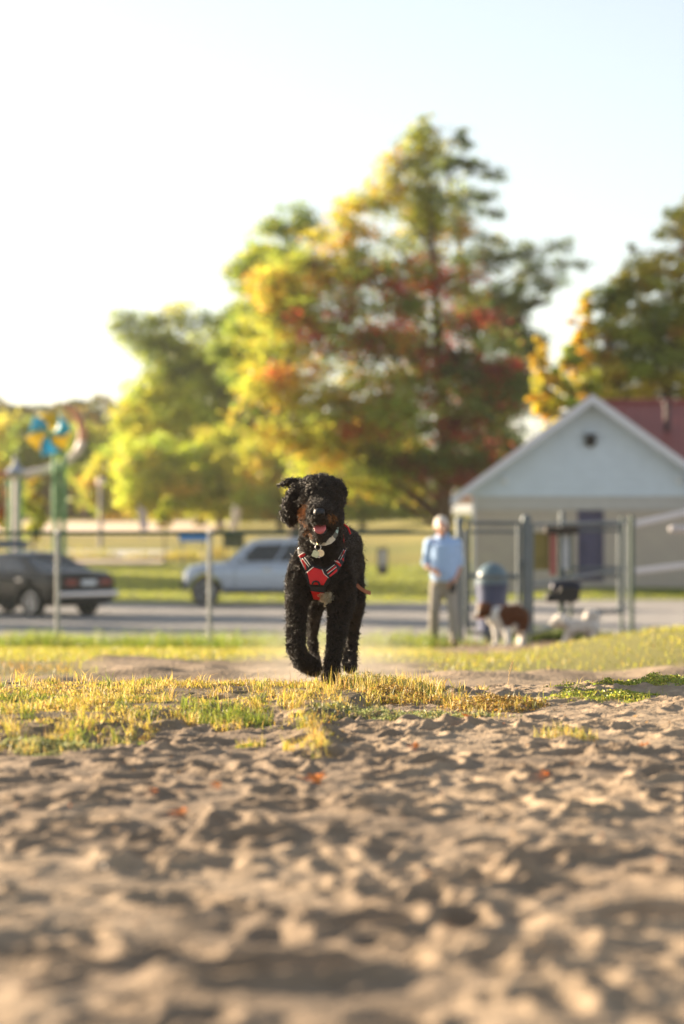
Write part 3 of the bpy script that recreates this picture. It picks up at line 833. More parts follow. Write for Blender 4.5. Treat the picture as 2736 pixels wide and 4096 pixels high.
def gate(label, xa, ya, xb, yb, zlo, zhi, mids, m, r=.028, latch=True, wire=True):
    """a tube framed gate leaf with wire mesh from (xa,ya) to (xb,yb)"""
    t = thing('gate', (xa, ya, zlo), label, 'gate', 'chain link gates and panels of the dog run entrance')
    for xx, yy in ((xa, ya), (xb, yb)):
        c = MB(); c.tube([(xx, yy, zlo), (xx, yy, zhi)], r, 12); c.build('upright', m, t)
    for z in [zhi - r] + list(mids) + [zlo + r]:
        c = MB(); c.tube([(xa, ya, z), (xb, yb, z)], r * .92, 12); c.build('rail', m, t)
    if wire:
        c = MB(); mesh_panel(c, (xa, ya + .035), (xb, yb + .035), zlo, zhi, zlo, zhi, .064, .0012)
        o = c.build('chain_link_mesh', m_wire, t); o['kind'] = 'stuff'
    if latch:
        c = MB(); c.box((xb + .05, yb, zlo + .95), (.12, .05, .09)); c.tube([(xb - .02, yb - .05, zlo + 1.0), (xb + .1, yb - .05, zlo + 1.0)], .014, 8); c.build('latch', m, t)
    return t
def zpx(py, d): return CAM_Z - (py - 2048) * d / F
G1 = 33.0
m_galv2 = mat('weathered_steel', (.125, .15, .165), .5, metal=.3, var=.12, scale=10)
def gpost(px, d, top, base, r, label, m=m_galv2):
    x = xat(px, d); zb = gz1(x, d); zt_ = zpx(top, d)
    b = MB(); b.lathe((x, d, zb - .15), [(r, 0), (r, zt_ - zb + .15)], 18)
    t = thing('gate_post', (x, d, zb), label, 'post', 'steel posts of the dog run entrance')
    b.build('shaft', m, t)
    c = MB(); c.lathe((x, d, zt_ - .02), [(r * 1.12, -.03), (r * 1.12, .02), (r * .8, .055), (r * .15, .075)], 16); c.build('cap', m, t)
    return t
gpost(1838, G1, 2080, 2560, .055, 'steel gate post right beside the man in the blue shirt')
gpost(2105, G1, 2072, 2560, .062, 'thick steel gate post between the brown and white dogs')
gate('near gate leaf with mesh in front of the blue bin', xat(1872, G1), G1, xat(2074, G1), G1, zpx(2540, G1), zpx(2085, G1), (zpx(2308, G1),), m_galv2)
G2 = 43.0
gpost(2487, G2, 2078, 2440, .032, 'slim steel post just left of the far corner post', m_green_pipe)
gpost(2527, G2, 2072, 2440, .044, 'dark steel corner post at the far right of the gate enclosure', m_green_pipe)
gate('long mesh panel running back from the thick post to the far corner post', xat(2128, 33.4), 33.4, xat(2500, G2), G2 - .2, zpx(2430, G2), zpx(2086, 38), (zpx(2290, 40),), m_galv2, .026, False, False)
G3 = 40.0
gate('far gate leaf with double rails behind the notice board', xat(2255, G3), G3, xat(2478, G3), G3, zpx(2455, G3), zpx(2092, G3), (zpx(2122, G3), zpx(2272, G3), zpx(2300, G3)), m_galv2, .03, False, False)
gate('rear mesh panel behind the blue bin', xat(1860, 37), 37.0, xat(2100, 37), 37.0, zpx(2505, 37), zpx(2120, 37), (zpx(2300, 37),), m_galv2, .026, False)
gpost(2248, G3, 2058, 2450, .045, 'steel post at the left end of the far gate leaf behind the black grill')
# sloping pale railing at the far right
t = thing('railing', (xat(2540, G2), G2, gz1(xat(2540, G2), G2)), 'pale two rail fence climbing away to the right from the corner post', 'fence')
m_pale = mat('pale_rail', (.55, .52, .53), .6, var=.06)
a0, a1 = Vector((xat(2535, G2), G2, zpx(2098, G2))), Vector((xat(2850, 49), 49.0, zpx(2026, 49)))
c0, c1 = Vector((xat(2535, G2), G2, zpx(2286, G2))), Vector((xat(2850, 49), 49.0, zpx(2248, 49)))
for p, q in ((a0, a1), (c0, c1)):
    MB().tube([p, q], .055, 12).build('rail', m_pale, t)
MB().lathe((a1.x, a1.y, gz1(a1.x, a1.y) - .1), [(.06, 0), (.06, a1.z - gz1(a1.x, a1.y) + .15)], 14).build('post', m_pale, t)
t = thing('handrail', (xat(2780, 41), 41, gz1(xat(2780, 41), 41)), 'thick pale pipe handrail end at the right edge below the sloping railing', 'handrail')
MB().tube([(xat(2690, 41), 41, zpx(2116, 41)), (xat(2900, 41), 41, zpx(2114, 41))], .062, 16, True).build('rail', m_pale, t)
MB().lathe((xat(2800, 41), 41, gz1(xat(2800, 41), 41) - .1), [(.05, 0), (.05, zpx(2116, 41) - gz1(xat(2800, 41), 41) + .06)], 14).build('post', m_pale, t)

# ------------------------------------------------------------------ bin, notice board, grill, signs
m_bin = mat('blue_plastic', (.035, .05, .13), .42, var=.1, scale=5); m_lid = mat('grey_blue_lid', (.11, .17, .21), .35, var=.1, scale=5)
bd_ = 35.6; bx = xat(1968, bd_); bz = gz1(bx, bd_)
t = thing('litter_bin', (bx, bd_, bz), 'blue litter bin with a domed grey lid behind the gate', 'bin')
rb = 62 * bd_ / F; zl = zpx(2335, bd_) - bz
MB().lathe((bx, bd_, bz), [(rb * .88, 0), (rb * .9, .05), (rb, zl - .06), (rb * 1.06, zl - .05), (rb * 1.06, zl)], 28).build('body', m_bin, t)
zd = zpx(2252, bd_) - bz - zl
lid = MB().lathe((bx, bd_, bz + zl + .003), [(rb * 1.08, 0), (rb * 1.08, .04)] + [(rb * 1.04 * math.cos(a), .05 + (zd - .05) * math.sin(a)) for a in np.linspace(0, 1.5, 9)], 28).build('lid', m_lid, t)
MB().box((bx, bd_ - rb * .93, bz + zl + zd * .33), (rb * .9, .06, zd * .36)).build('flap', m_lid, lid)

m_post_d = mat('dark_green_post', (.05, .075, .065), .6); m_dark = mat('dark_brown_timber', (.03, .022, .018), .7, var=.2)
nd = 38.5
t = thing('notice_board', (xat(2240, nd), nd, gz1(xat(2240, nd), nd)), 'notice board with dark timber head, red edged white panel and olive panel', 'notice board')
MB().box((xat(2245, nd), nd, zpx(2121, nd)), (130 * nd / F, .3, 28 * nd / F)).build('head_board', m_dark, t)
for px in (2240, 2283):
    x = xat(px, nd); z = gz1(x, nd); MB().box((x, nd, (z - .1 + zpx(2126, nd)) / 2), (.05, .05, zpx(2126, nd) - z + .1)).build('post', m_post_d, t)
MB().box((xat(2212, nd), nd - .035, zpx(2218, nd)), (26 * nd / F, .02, 165 * nd / F)).build('red_panel', mat('red_print', (.34, .10, .085), .6), t)
MB().box((xat(2262, nd), nd - .035, zpx(2205, nd)), (30 * nd / F, .02, 140 * nd / F)).build('white_panel', mat('white_print', (.45, .47, .5), .6), t)
MB().box((xat(2160, nd), nd + .03, zpx(2205, nd)), (75 * nd / F, .025, 150 * nd / F)).build('olive_panel', mat('olive_print', (.20, .165, .05), .7, var=.25, scale=4), t)
gd = 37.6
t = thing('park_grill', (xat(2260, gd), gd, gz1(xat(2260, gd), gd)), 'black barrel park grill on a green pedestal below the notice board', 'grill')
xa, xb = xat(2182, gd), xat(2316, gd); zb, zt2 = zpx(2408, gd), zpx(2345, gd)
MB().prism([(xa, zb), (xb - .05, zb), (xb, zb + .08), (xb, zt2 - .05), (xb - .05, zt2), (xat(2240, gd), zt2), (xat(2228, gd), zt2 - .09), (xa, zt2 - .11)], 'Y', gd - .18, gd + .18).build('fire_box', m_black, t, bevel=.02)
MB().tube([(xat(2228, gd), gd, zt2 - .02), (xb - .06, gd, zt2 - .02)], .11, 14, True).build('lid', mat('blue_black_steel', (.02, .022, .04), .35, metal=.4), t)
for px in (2247, 2283): x = xat(px, gd); z = gz1(x, gd); MB().tube([(x, gd, z - .1), (x, gd, zb + .02)], .03, 10).build('leg', m_green_pipe, t)
MB().box((xa - .12, gd, zb + .04), (.2, .3, .03)).build('shelf', mat('grey_shelf', (.2, .22, .24), .6), t)

# blue sign under the fence rail, dark bin, small pedestal sign, lamp post, flags
sd = 92.0
def board(name, px0, px1, py0, py1, d, m, label, cat, legs=True, mleg=None):
    xc = xat((px0 + px1) / 2, d); t = thing(name, (xc, d, gz1(xc, d)), label, cat)
    MB().box((xc, d, (zpx(py0, d) + zpx(py1, d)) / 2), ((px1 - px0) * d / F, .06, (py1 - py0) * d / F)).build('panel', m, t)
    if legs:
        for px in (px0 + .12 * (px1 - px0), px1 - .12 * (px1 - px0)):
            x = xat(px, d); z = gz1(x, d); MB().box((x, d + .06, (z - .1 + zpx(py0, d)) / 2), (.06, .06, zpx(py0, d) - z + .1)).build('leg', mleg or m_galv, t)
    return t
board('sign', 715, 832, 2134, 2166, sd, mat('blue_sign', (.05, .27, .80), .5), 'bright blue sign board standing on the lawn left of the silver car', 'sign')
board('sign', -70, 115, 2160, 2192, 80, mat('slate_blue_sign', (.075, .11, .20), .5), 'long slate blue sign board above the roof of the dark car', 'sign')
board('sign', 892, 978, 2135, 2192, 88, mat('dark_green_sign', (.06, .075, .03), .7), 'dark green board standing behind the roof of the silver car', 'sign')
sx_ = xat(1530, 71); t = thing('pedestal_sign', (sx_, 71, gz1(sx_, 71)), 'small dark pedestal with a pale panel on the lawn right of the black dog', 'sign')
MB().box((sx_, 71, zpx(2245, 71)), (42 * 71 / F, .2, 105 * 71 / F)).build('pedestal', mat('dark_pedestal', (.06, .05, .055), .7), t)
MB().box((sx_, 70.88, zpx(2232, 71)), (30 * 71 / F, .03, 62 * 71 / F)).build('panel', mat('pale_panel', (.5, .49, .5), .5), t)
ld = 130.0; lx2 = xat(403, ld); t = thing('street_lamp', (lx2, ld, gz1(lx2, ld)), 'grey lamp post with a pale pink globe before the far wood', 'street lamp')
MB().lathe((lx2, ld, gz1(lx2, ld)), [(.16, 0), (.12, .4), (.10, zpx(1945, ld) - gz1(lx2, ld))], 12).build('pole', mat('grey_pole', (.22, .2, .22), .6), t)
MB().ball((lx2, ld, zpx(1930, ld)), .24, 14).build('globe', mat('globe', (.75, .6, .58), .3), t)
def flag(px, lean, d, c, label):
    x = xat(px, d); z = gz1(x, d); t = thing('feather_flag', (x, d, z), label, 'flag')
    h = zpx(2018, d) - z
    MB().tube([(x, d, z), (x + lean * .35 * h, d, z + h * .7), (x + lean * .5 * h, d, z + h)], .03, 8).build('pole', m_galv, t)
    MB().prism([(x + lean * .12 * h, z + h * .3), (x + lean * .12 * h + .4, z + h * .35), (x + lean * .45 * h + .42, z + h * .85), (x + lean * .5 * h, z + h), (x + lean * .35 * h, z + h * .7)], 'Y', d - .01, d + .01).build('banner', mat('flag_cloth', c, .8), t)
flag(570, -.25, 140, (.40, .36, .55), 'pale violet feather flag on the far field')
flag(915, .3, 140, (.66, .55, .52), 'pinkish white feather flag on the far field')

# ------------------------------------------------------------------ water play frame with the pinwheel
wd = 96.0
m_gp = mat('green_paint', (.13, .33, .13), .5); m_or = mat('orange_pipe_paint', (.52, .22, .12), .5); m_wp = mat('pinkish_white_paint', (.72, .60, .60), .4)
def mat_plastic(name, c):
    m = bpy.data.materials.new(name); m.use_nodes = True; nt = m.node_tree; nt.nodes.clear()
    out = nt.nodes.new('ShaderNodeOutputMaterial'); d = nt.nodes.new('ShaderNodeBsdfDiffuse'); t = nt.nodes.new('ShaderNodeBsdfTranslucent'); g = nt.nodes.new('ShaderNodeBsdfGlossy')
    d.inputs[0].default_value = (*c, 1); t.inputs[0].default_value = (*c, 1); g.inputs['Roughness'].default_value = .25
    a = nt.nodes.new('ShaderNodeMixShader'); a.inputs[0].default_value = .5; b_ = nt.nodes.new('ShaderNodeMixShader'); b_.inputs[0].default_value = .06
    nt.links.new(d.outputs[0], a.inputs[1]); nt.links.new(t.outputs[0], a.inputs[2]); nt.links.new(a.outputs[0], b_.inputs[1]); nt.links.new(g.outputs[0], b_.inputs[2]); nt.links.new(b_.outputs[0], out.inputs[0])
    return m
m_cy = mat_plastic('cyan_plastic', (.03, .48, .70)); m_ye = mat_plastic('yellow_plastic', (.80, .62, .04))
wc = at(200, 1735, wd)
t = thing('pinwheel_frame', (wc.x, wd, gz1(wc.x, wd)), 'splash pad pinwheel of cyan and yellow blades on twin green poles', 'pinwheel')
R = 95 * wd / F
for k in range(6):
    n = 9; vs = []; a0 = k * PI / 3 + .35
    top = []; bot = []
    for i in range(n + 1):
        s = i / n
        top.append((R * s * math.cos(a0 + .9 * s), R * s * math.sin(a0 + .9 * s)))
        bot.append((R * s * math.cos(a0 + 1.12 + .9 * s), R * s * math.sin(a0 + 1.12 + .9 * s)))
    vs = [(wc.x + a, wd - .02 - .12 * math.sin(PI * i / n * .8), wc.z + b_) for i, (a, b_) in enumerate(top)] + [(wc.x + a, wd + .06, wc.z + b_) for a, b_ in bot]
    mb = MB().add(vs, [(i, i + 1, n + 2 + i, n + 1 + i) for i in range(n)])
    o = mb.build('blade', m_cy if k % 2 else m_ye, t, smooth=True)
    s = o.modifiers.new('thick', 'SOLIDIFY'); s.thickness = .004
MB().lathe((wc.x, wd - .38, wc.z), [(.03, 0), (.14, .04), (.14, .3)], 16, 'Y').build('hub', m_gp, t)
MB().tube([(wc.x, wd - .1, wc.z), (wc.x + .1, wd + .5, wc.z), (xat(230, wd), wd + .5, wc.z - .1)], .06, 10).build('axle', m_gp, t)
for px in (214, 248):
    x = xat(px, wd); z = gz1(x, wd + .5); MB().tube([(x, wd + .5, z - .1), (x, wd + .5, wc.z)], .11, 12).build('pole', m_gp, t)
pts = []
for px, py in ((258, 1622), (290, 1640), (315, 1672), (330, 1715), (330, 1762), (312, 1805), (280, 1838), (240, 1862), (190, 1880), (120, 1892), (60, 1897), (0, 1897), (-80, 1895)):
    pts.append(at(px, py, wd + 1.0))
t2 = thing('water_pipe', (pts[9].x, wd + 1, gz1(pts[9].x, wd + 1)), 'curling splash pad pipe, orange at its ends and whitish at the bend', 'water pipe')
MB().tube(pts[:5], [.10, .14, .17, .18, .18], 12).build('pipe_end', m_or, t2)
MB().tube(pts[4:11], .17, 12).build('pipe_bend', m_wp, t2)
MB().tube(pts[10:], .17, 12).build('pipe_end', m_or, t2)
for px in (40, 78):
    x = xat(px, wd + 1); z = gz1(x, wd + 1); MB().tube([(x, wd + 1, z - .1), (x, wd + 1, zpx(1905, wd + 1))], .10, 12).build('pole', m_gp, t2)
x = xat(62, 94); z = gz1(x, 94)
t3 = thing('spray_post', (x, 94, z), 'whitish spray post with a grey blue bell on top under the curling pipe', 'spray post')
MB().lathe((x, 94, z - .1), [(.13, 0), (.12, 1.0), (.11, zpx(1905, 94) - z)], 14).build('shaft', m_wp, t3)
MB().lathe((x, 94, zpx(1905, 94)), [(.2, 0), (.34, .12), (.36, .2), (.22, .36), (.1, .46), (.09, .75)], 16).build('bell', mat('bell_grey', (.33, .36, .45), .4), t3)
# ------------------------------------------------------------------ trees
m_leaf = mat_leaf('tree_leaf', .6, .5)
m_bark = mat('bark', (.10, .07, .05), .95, var=.3, scale=6, bump=.6, bscale=18)

def tree(name, label, base, lobes, d, n_leaf, leaf, pal_default, cat='tree', group=None, depth=.75, trunk_r=.35, top_px=None, cl=16, spread=.42, dens=1.35, big=1.15, rag=1.0):
    """lobes: (px, py, rx px, ry px, weight, palette, depth offset m). The trunk forks into limbs that reach every lobe."""
    bx, by = base
    bz = gz1(bx, by)
    t = thing(name, (bx, by, bz), label, cat, group)
    Cs = []; Cols = []; Sz = []
    ws = np.array([l[2] * l[3] * l[4] for l in lobes], float); ws /= ws.sum()
    limbs = MB()
    fork = Vector((bx, by, bz + (zpx(lobes[0][1], d) - bz) * .28))
    topz = max(zpx(l[1], d) for l in lobes)
    axis_top = Vector((bx + (xat(lobes[0][0], d) - bx) * .8, by, topz))
    limbs.tube([(bx, by, bz - .2), (bx, by, bz + .3), fork, fork.lerp(axis_top, .5), axis_top], [trunk_r * 1.35, trunk_r, trunk_r * .85, trunk_r * .4, trunk_r * .08], 10)
    for l, w in zip(lobes, ws):
        px, py, rx, ry, _, pal, dd = l
        c = at(px, py, d + dd); rxm, rym = rx * d / F, ry * d / F
        # limb from the axis to the lobe
        zb = max(bz + 1.0, min(c.z - .5 * abs(c.x - bx) - .4 * rym, axis_top.z))
        tt = (zb - bz) / max(.1, axis_top.z - bz)
        a = Vector((bx + (axis_top.x - bx) * max(0, tt - .28) / .72, by, zb))
        m_ = a.lerp(c, .5) + Vector((0, 0, .12 * (c - a).length))
        lr = max(.03, trunk_r * .33 * (1 - .6 * tt))
        limbs.tube([a, m_, c], [lr, lr * .7, lr * .35], 7)
        nc = max(3, int(n_leaf * dens * w / cl))
        # boughs: the lobe breaks up into smaller clumps with air between them
        ns = int(min(80, max(10, 14 + 7 * rxm * rym)))
        u = rng.normal(size=(ns, 3)); u /= np.linalg.norm(u, axis=1, keepdims=True)
        sc_ = np.array(c) + u * (rng.random(ns) ** .4 * .98)[:, None] * np.array((rxm, depth * (rxm + rym) / 2, rym))
        sr_ = rng.uniform(.08, .28, ns) * (.6 * rxm + .4 * rym) * rag
        pick_ = rng.choice(ns, nc, p=sr_ ** 2 / (sr_ ** 2).sum())
        u = rng.normal(size=(nc, 3)); u /= np.linalg.norm(u, axis=1, keepdims=True)
        pc = sc_[pick_] + u * (rng.random(nc) ** .5 * sr_[pick_])[:, None] * np.array((1.25, 1.1, .72))
        for k in range(ns):
            e = Vector(sc_[k]); limbs.tube([c, c.lerp(e, .55) + Vector((0, 0, .1)), e], [lr * .35, lr * .22, .012], 5)
        pc = np.repeat(pc, cl, 0)
        s = .75 * spread * min(1.0, rxm / 1.2)
        pc = pc + rng.normal(size=pc.shape) * np.array((s, s, s * .6))
        Cs.append(pc)
        # neighbouring leaves of one twig share a hue
        hue = pick(pal or pal_default, ns, .2)[pick_] * rng.uniform(.85, 1.15, (nc, 1)); hue = np.repeat(hue, cl, 0) * rng.uniform(.8, 1.2, (nc * cl, 1))
        swap = rng.random(nc * cl) < .1
        hue[swap] = pick(pal or pal_default, swap.sum(), .2)
        Cols.append(np.clip(hue * 1.3, 0, .9))
        Sz.append(rng.uniform(leaf * .7, leaf * 1.3, nc * cl) * big)
    limbs.build('trunk', m_bark, t, smooth=True)
    o = leaf_cards('crown', np.concatenate(Cs), np.concatenate(Sz), np.concatenate(Cols), m_leaf, parent=t, flat=.25, aspect=.7)
    return t

OLIVE = [(3, (.28, .31, .04)), (3, (.17, .22, .04)), (2, (.44, .38, .05)), (.6, (.5, .25, .05))]
ORANGE = [(2.4, (.56, .31, .04)), (4, (.50, .45, .05)), (3, (.33, .38, .05)), (.8, (.52, .17, .05))]
GOLDG = [(3, (.45, .43, .05)), (3, (.32, .38, .05)), (2, (.58, .36, .05)), (1, (.2, .25, .04))]
RED = [(1.5, (.50, .06, .04)), (1, (.30, .055, .045)), (3, (.30, .36, .05)), (3, (.17, .25, .04)), (1.2, (.56, .28, .04))]
MAROON = [(2, (.20, .045, .04)), (4, (.10, .155, .035)), (2, (.20, .25, .04)), (.8, (.44, .06, .04))]
DKGREEN = [(4, (.075, .12, .03)), (3, (.11, .15, .035)), (2, (.055, .085, .03)), (1, (.22, .22, .05))]
MIDG = [(4, (.20, .27, .04)), (3, (.30, .35, .045)), (2, (.12, .17, .03)), (1, (.44, .42, .05))]
LIME = [(4, (.38, .44, .045)), (3, (.48, .48, .05)), (2, (.24, .32, .04)), (1, (.55, .45, .06))]
GOLD = [(4, (.66, .48, .03)), (2, (.6, .36, .03)), (2, (.48, .44, .04)), (1, (.3, .3, .04))]
BRONZE = [(4, (.46, .42, .05)), (3, (.26, .28, .04)), (2, (.52, .42, .05)), (.8, (.46, .24, .06))]
D1 = 110.0
tree('maple_tree', 'largest tree, a maple turning orange and deep red behind the black dog', (xat(1775, D1), D1), [
    (1690, 600, 95, 150, 1.0, OLIVE, 0), (1600, 690, 110, 110, .8, OLIVE, 0), (1740, 760, 130, 130, .9, OLIVE, 0), (1530, 830, 130, 110, 1, ORANGE, 0), (1680, 930, 200, 150, 1, OLIVE, 1), (1380, 900, 130, 90, 1, ORANGE, 0),
    (1250, 1060, 230, 120, 1, ORANGE, -.5), (1060, 1130, 130, 110, 1, ORANGE, -.5), (1120, 1270, 200, 150, 1, GOLDG, -1), (1420, 1080, 220, 150, 1, OLIVE, 0), (1560, 1150, 180, 130, 1, RED, -1.5), (1750, 1130, 200, 160, 1, RED, 0),
    (1330, 1330, 260, 170, 1, RED, -1), (1580, 1380, 260, 200, 1.1, RED, -1), (1830, 1420, 250, 200, 1.1, MAROON, 0), (1130, 1480, 200, 160, 1, ORANGE, -1), (1330, 1600, 260, 160, 1, GOLDG, -1.5), (1600, 1640, 260, 180, 1.2, RED, -2), (1850, 1680, 260, 200, 1.2, MAROON, -1), (1980, 1540, 160, 200, 1, MAROON, 0),
    (1420, 1800, 260, 120, .9, GOLDG, -1), (1230, 1780, 200, 120, .9, GOLDG, 0), (1320, 1930, 220, 90, .9, LIME, 1), (1600, 1960, 180, 70, .8, GOLDG, 1), (1900, 1960, 130, 80, .9, DKGREEN, 1), (1010, 1650, 120, 120, .7, GOLDG, 0), (1700, 1860, 240, 120, 1.1, MAROON, -1), (1890, 1870, 160, 110, 1.1, MAROON, -.5)], D1, 52000, .17, OLIVE, trunk_r=.42)
D2 = 122.0
tree('locust_tree', 'dark green feathery tree with branches reaching right over the building', (xat(1960, D2), D2), [
    (1700, 500, 45, 70, .45, OLIVE, 0), (1830, 560, 60, 60, .45, DKGREEN, 0), (1790, 640, 70, 60, .6, DKGREEN, 0), (1880, 670, 80, 40, .6, DKGREEN, 0), (1985, 712, 70, 26, .55, DKGREEN, 0), (1890, 790, 100, 50, .6, DKGREEN, 0), (1970, 845, 70, 28, .55, DKGREEN, 0), (1830, 900, 100, 60, .7, DKGREEN, 0),
    (1930, 1020, 110, 80, .75, DKGREEN, 0), (2110, 1020, 90, 55, .6, DKGREEN, 0), (2240, 985, 80, 26, .55, DKGREEN, 0), (2270, 1060, 85, 24, .5, DKGREEN, 0), (2170, 1120, 90, 60, .6, DKGREEN, 0), (2060, 1180, 130, 90, .8, DKGREEN, 0), (2150, 1210, 60, 30, .4, DKGREEN, 0), (1960, 1290, 190, 140, 1, DKGREEN, 0), (2050, 1420, 130, 150, 1, DKGREEN, 0),
    (2010, 1620, 150, 180, 1.1, DKGREEN, 0), (1900, 1850, 200, 150, 1.1, DKGREEN, 0), (2040, 1830, 110, 150, 1.1, MIDG, 0)], D2, 30000, .15, DKGREEN, trunk_r=.38, spread=.34)
D3 = 134.0
tree('ash_tree', 'pale green tree top rising behind the left shoulder of the maple', (xat(1180, D3), D3), [
    (1190, 860, 80, 50, .6, MIDG, 0), (1110, 910, 110, 60, .7, MIDG, 0), (1240, 930, 100, 60, .7, MIDG, 0), (1030, 1000, 90, 60, .7, LIME, 0), (950, 1100, 70, 55, .7, MIDG, 0), (1120, 1080, 160, 100, 1, MIDG, 0), (1050, 1250, 160, 120, 1, MIDG, 0), (1000, 1420, 160, 130, 1, MIDG, 0)], D3, 12000, .18, MIDG, trunk_r=.35)
D4 = 186.0
tree('linden_tree', 'broad green tree at the left of the maple with a ragged left edge', (xat(800, D4), D4), [
    (520, 1270, 70, 35, .6, MIDG, 0), (530, 1350, 70, 50, .8, MIDG, 0), (640, 1290, 90, 50, .7, MIDG, 0), (790, 1280, 90, 45, .55, MIDG, 0), (900, 1300, 80, 60, .5, MIDG, 0), (640, 1390, 130, 60, 1, MIDG, 0), (830, 1430, 170, 110, 1, LIME, 0), (700, 1490, 150, 80, 1, MIDG, -1), (600, 1580, 130, 70, .9, LIME, -1),
    (960, 1520, 160, 150, 1, MIDG, 0), (760, 1620, 230, 120, 1, LIME, -1), (1040, 1400, 130, 160, 1, MIDG, 0), (1060, 1640, 160, 160, 1, MIDG, 0), (570, 1680, 120, 90, .8, LIME, -1), (930, 1720, 200, 150, 1, MIDG, 0), (700, 1780, 220, 110, 1, LIME, -1), (470, 1310, 40, 30, .5, MIDG, 0), (1010, 1270, 90, 60, .7, MIDG, 0), (720, 1235, 60, 30, .4, LIME, 0)], D4, 34000, .27, MIDG, trunk_r=.5, spread=.62)
for k, (px, lob, pal, lab, n) in enumerate((
    (640, [(640, 1850, 170, 90, 1), (560, 1960, 110, 80, 1), (700, 1960, 140, 80, 1), (520, 1850, 80, 90, .8), (620, 2035, 160, 34, .8)], LIME, 'leftmost of the sunlit yellow green trees below the broad green tree', 9000),
    (880, [(880, 1880, 170, 110, 1), (800, 1990, 150, 70, 1), (960, 1990, 140, 70, 1), (900, 1780, 130, 70, .8), (880, 2035, 180, 34, .8)], LIME, 'sunlit yellow green tree standing left of the black dog head', 9000),
    (1120, [(1100, 1880, 170, 110, 1), (1060, 1990, 150, 70, 1), (1200, 1980, 140, 80, 1), (1130, 2040, 170, 34, .8)], GOLDG, 'golden green tree hidden partly by the black dog head', 8000),
    (1450, [(1420, 1960, 150, 80, 1), (1540, 1980, 140, 80, 1), (1500, 1890, 170, 70, .8), (1640, 2010, 110, 50, 1), (1500, 2045, 180, 32, .8)], LIME, 'lime green tree just right of the black dog head', 9000))):
    dd = (176, 178, 172, 174)[k]
    tree('park_tree', lab, (xat(px, dd), dd), [(a, b_, c, e, w, pal, 0) for a, b_, c, e, w in lob], dd, int(n * 1.15), .26, pal, group='sunlit trees low in the park', trunk_r=.25, spread=.6)
tree('sapling', 'small yellow sapling alone on the far field left of the dog', (xat(660, 104), 104), [(660, 2010, 26, 36, 1, LIME, 0), (655, 2060, 34, 30, 1, LIME, 0), (668, 2100, 20, 30, .7, GOLDG, 0)], 104, 1500, .1, LIME, trunk_r=.05, spread=.16)
tree('young_tree', 'narrow yellow green young tree between the spray post and the green poles', (xat(135, 104), 104), [(140, 1955, 36, 60, 1, GOLDG, 0), (115, 2020, 45, 60, 1, LIME, 0), (150, 2080, 45, 60, 1, LIME, 0), (130, 2130, 40, 30, .8, LIME, 0)], 104, 3200, .13, LIME, trunk_r=.08, spread=.22)
tree('orange_tree', 'orange autumn tree cut by the left edge of the picture', (xat(-40, 112), 112), [(0, 2010, 42, 70, 1, [(3, (.5, .2, .05)), (2, (.55, .3, .06)), (1, (.36, .16, .05))], 0), (-60, 1960, 70, 110, 1, ORANGE, 0), (10, 2100, 40, 50, .8, ORANGE, 0)], 112, 3600, .15, ORANGE, trunk_r=.12, spread=.25)
D5 = 92.0
tree('yellow_birch', 'narrow golden yellow tree standing behind the roof of the park building', (xat(2200, D5), D5), [
    (2165, 1430, 36, 90, 1, GOLD, 0), (2190, 1560, 60, 110, 1.3, GOLD, 0), (2215, 1660, 70, 90, 1.3, GOLD, 0), (2265, 1520, 60, 130, 1, GOLDG, 0)], D5, 12000, .13, GOLD, trunk_r=.12, spread=.22)
tree('yellow_birch', 'second golden tree, taller and thinner, right of the narrow golden yellow tree', (xat(2330, 97), 97), [
    (2345, 1215, 30, 70, .9, GOLD, 0), (2325, 1330, 48, 90, 1.1, GOLD, 0), (2310, 1440, 60, 100, 1, GOLD, 0), (2345, 1560, 80, 100, 1, GOLDG, 0)], 97, 11000, .13, GOLD, trunk_r=.13, spread=.22)
D6 = 104.0
tree('oak_tree', 'tall bronze green tree rising at the right edge behind the red roof', (xat(2640, D6), D6), [
    (2790, 860, 110, 100, .8, BRONZE, 0), (2700, 930, 70, 45, .55, BRONZE, 0), (2760, 1040, 140, 90, .8, BRONZE, 0), (2620, 1080, 100, 70, .75, BRONZE, 0), (2525, 1000, 34, 22, .4, BRONZE, 0), (2510, 1130, 90, 70, .7, BRONZE, 0), (2420, 1220, 90, 80, .7, MIDG, 0), (2600, 1230, 170, 120, .8, MIDG, 0), (2780, 1260, 130, 140, .8, BRONZE, 0), (2440, 1380, 130, 120, .85, BRONZE, 0), (2640, 1430, 200, 130, .85, MIDG, 0), (2480, 1530, 170, 100, 1, BRONZE, 0), (2700, 1580, 200, 100, .9, BRONZE, 0)], D6, 26000, .16, BRONZE, trunk_r=.4, spread=.32)
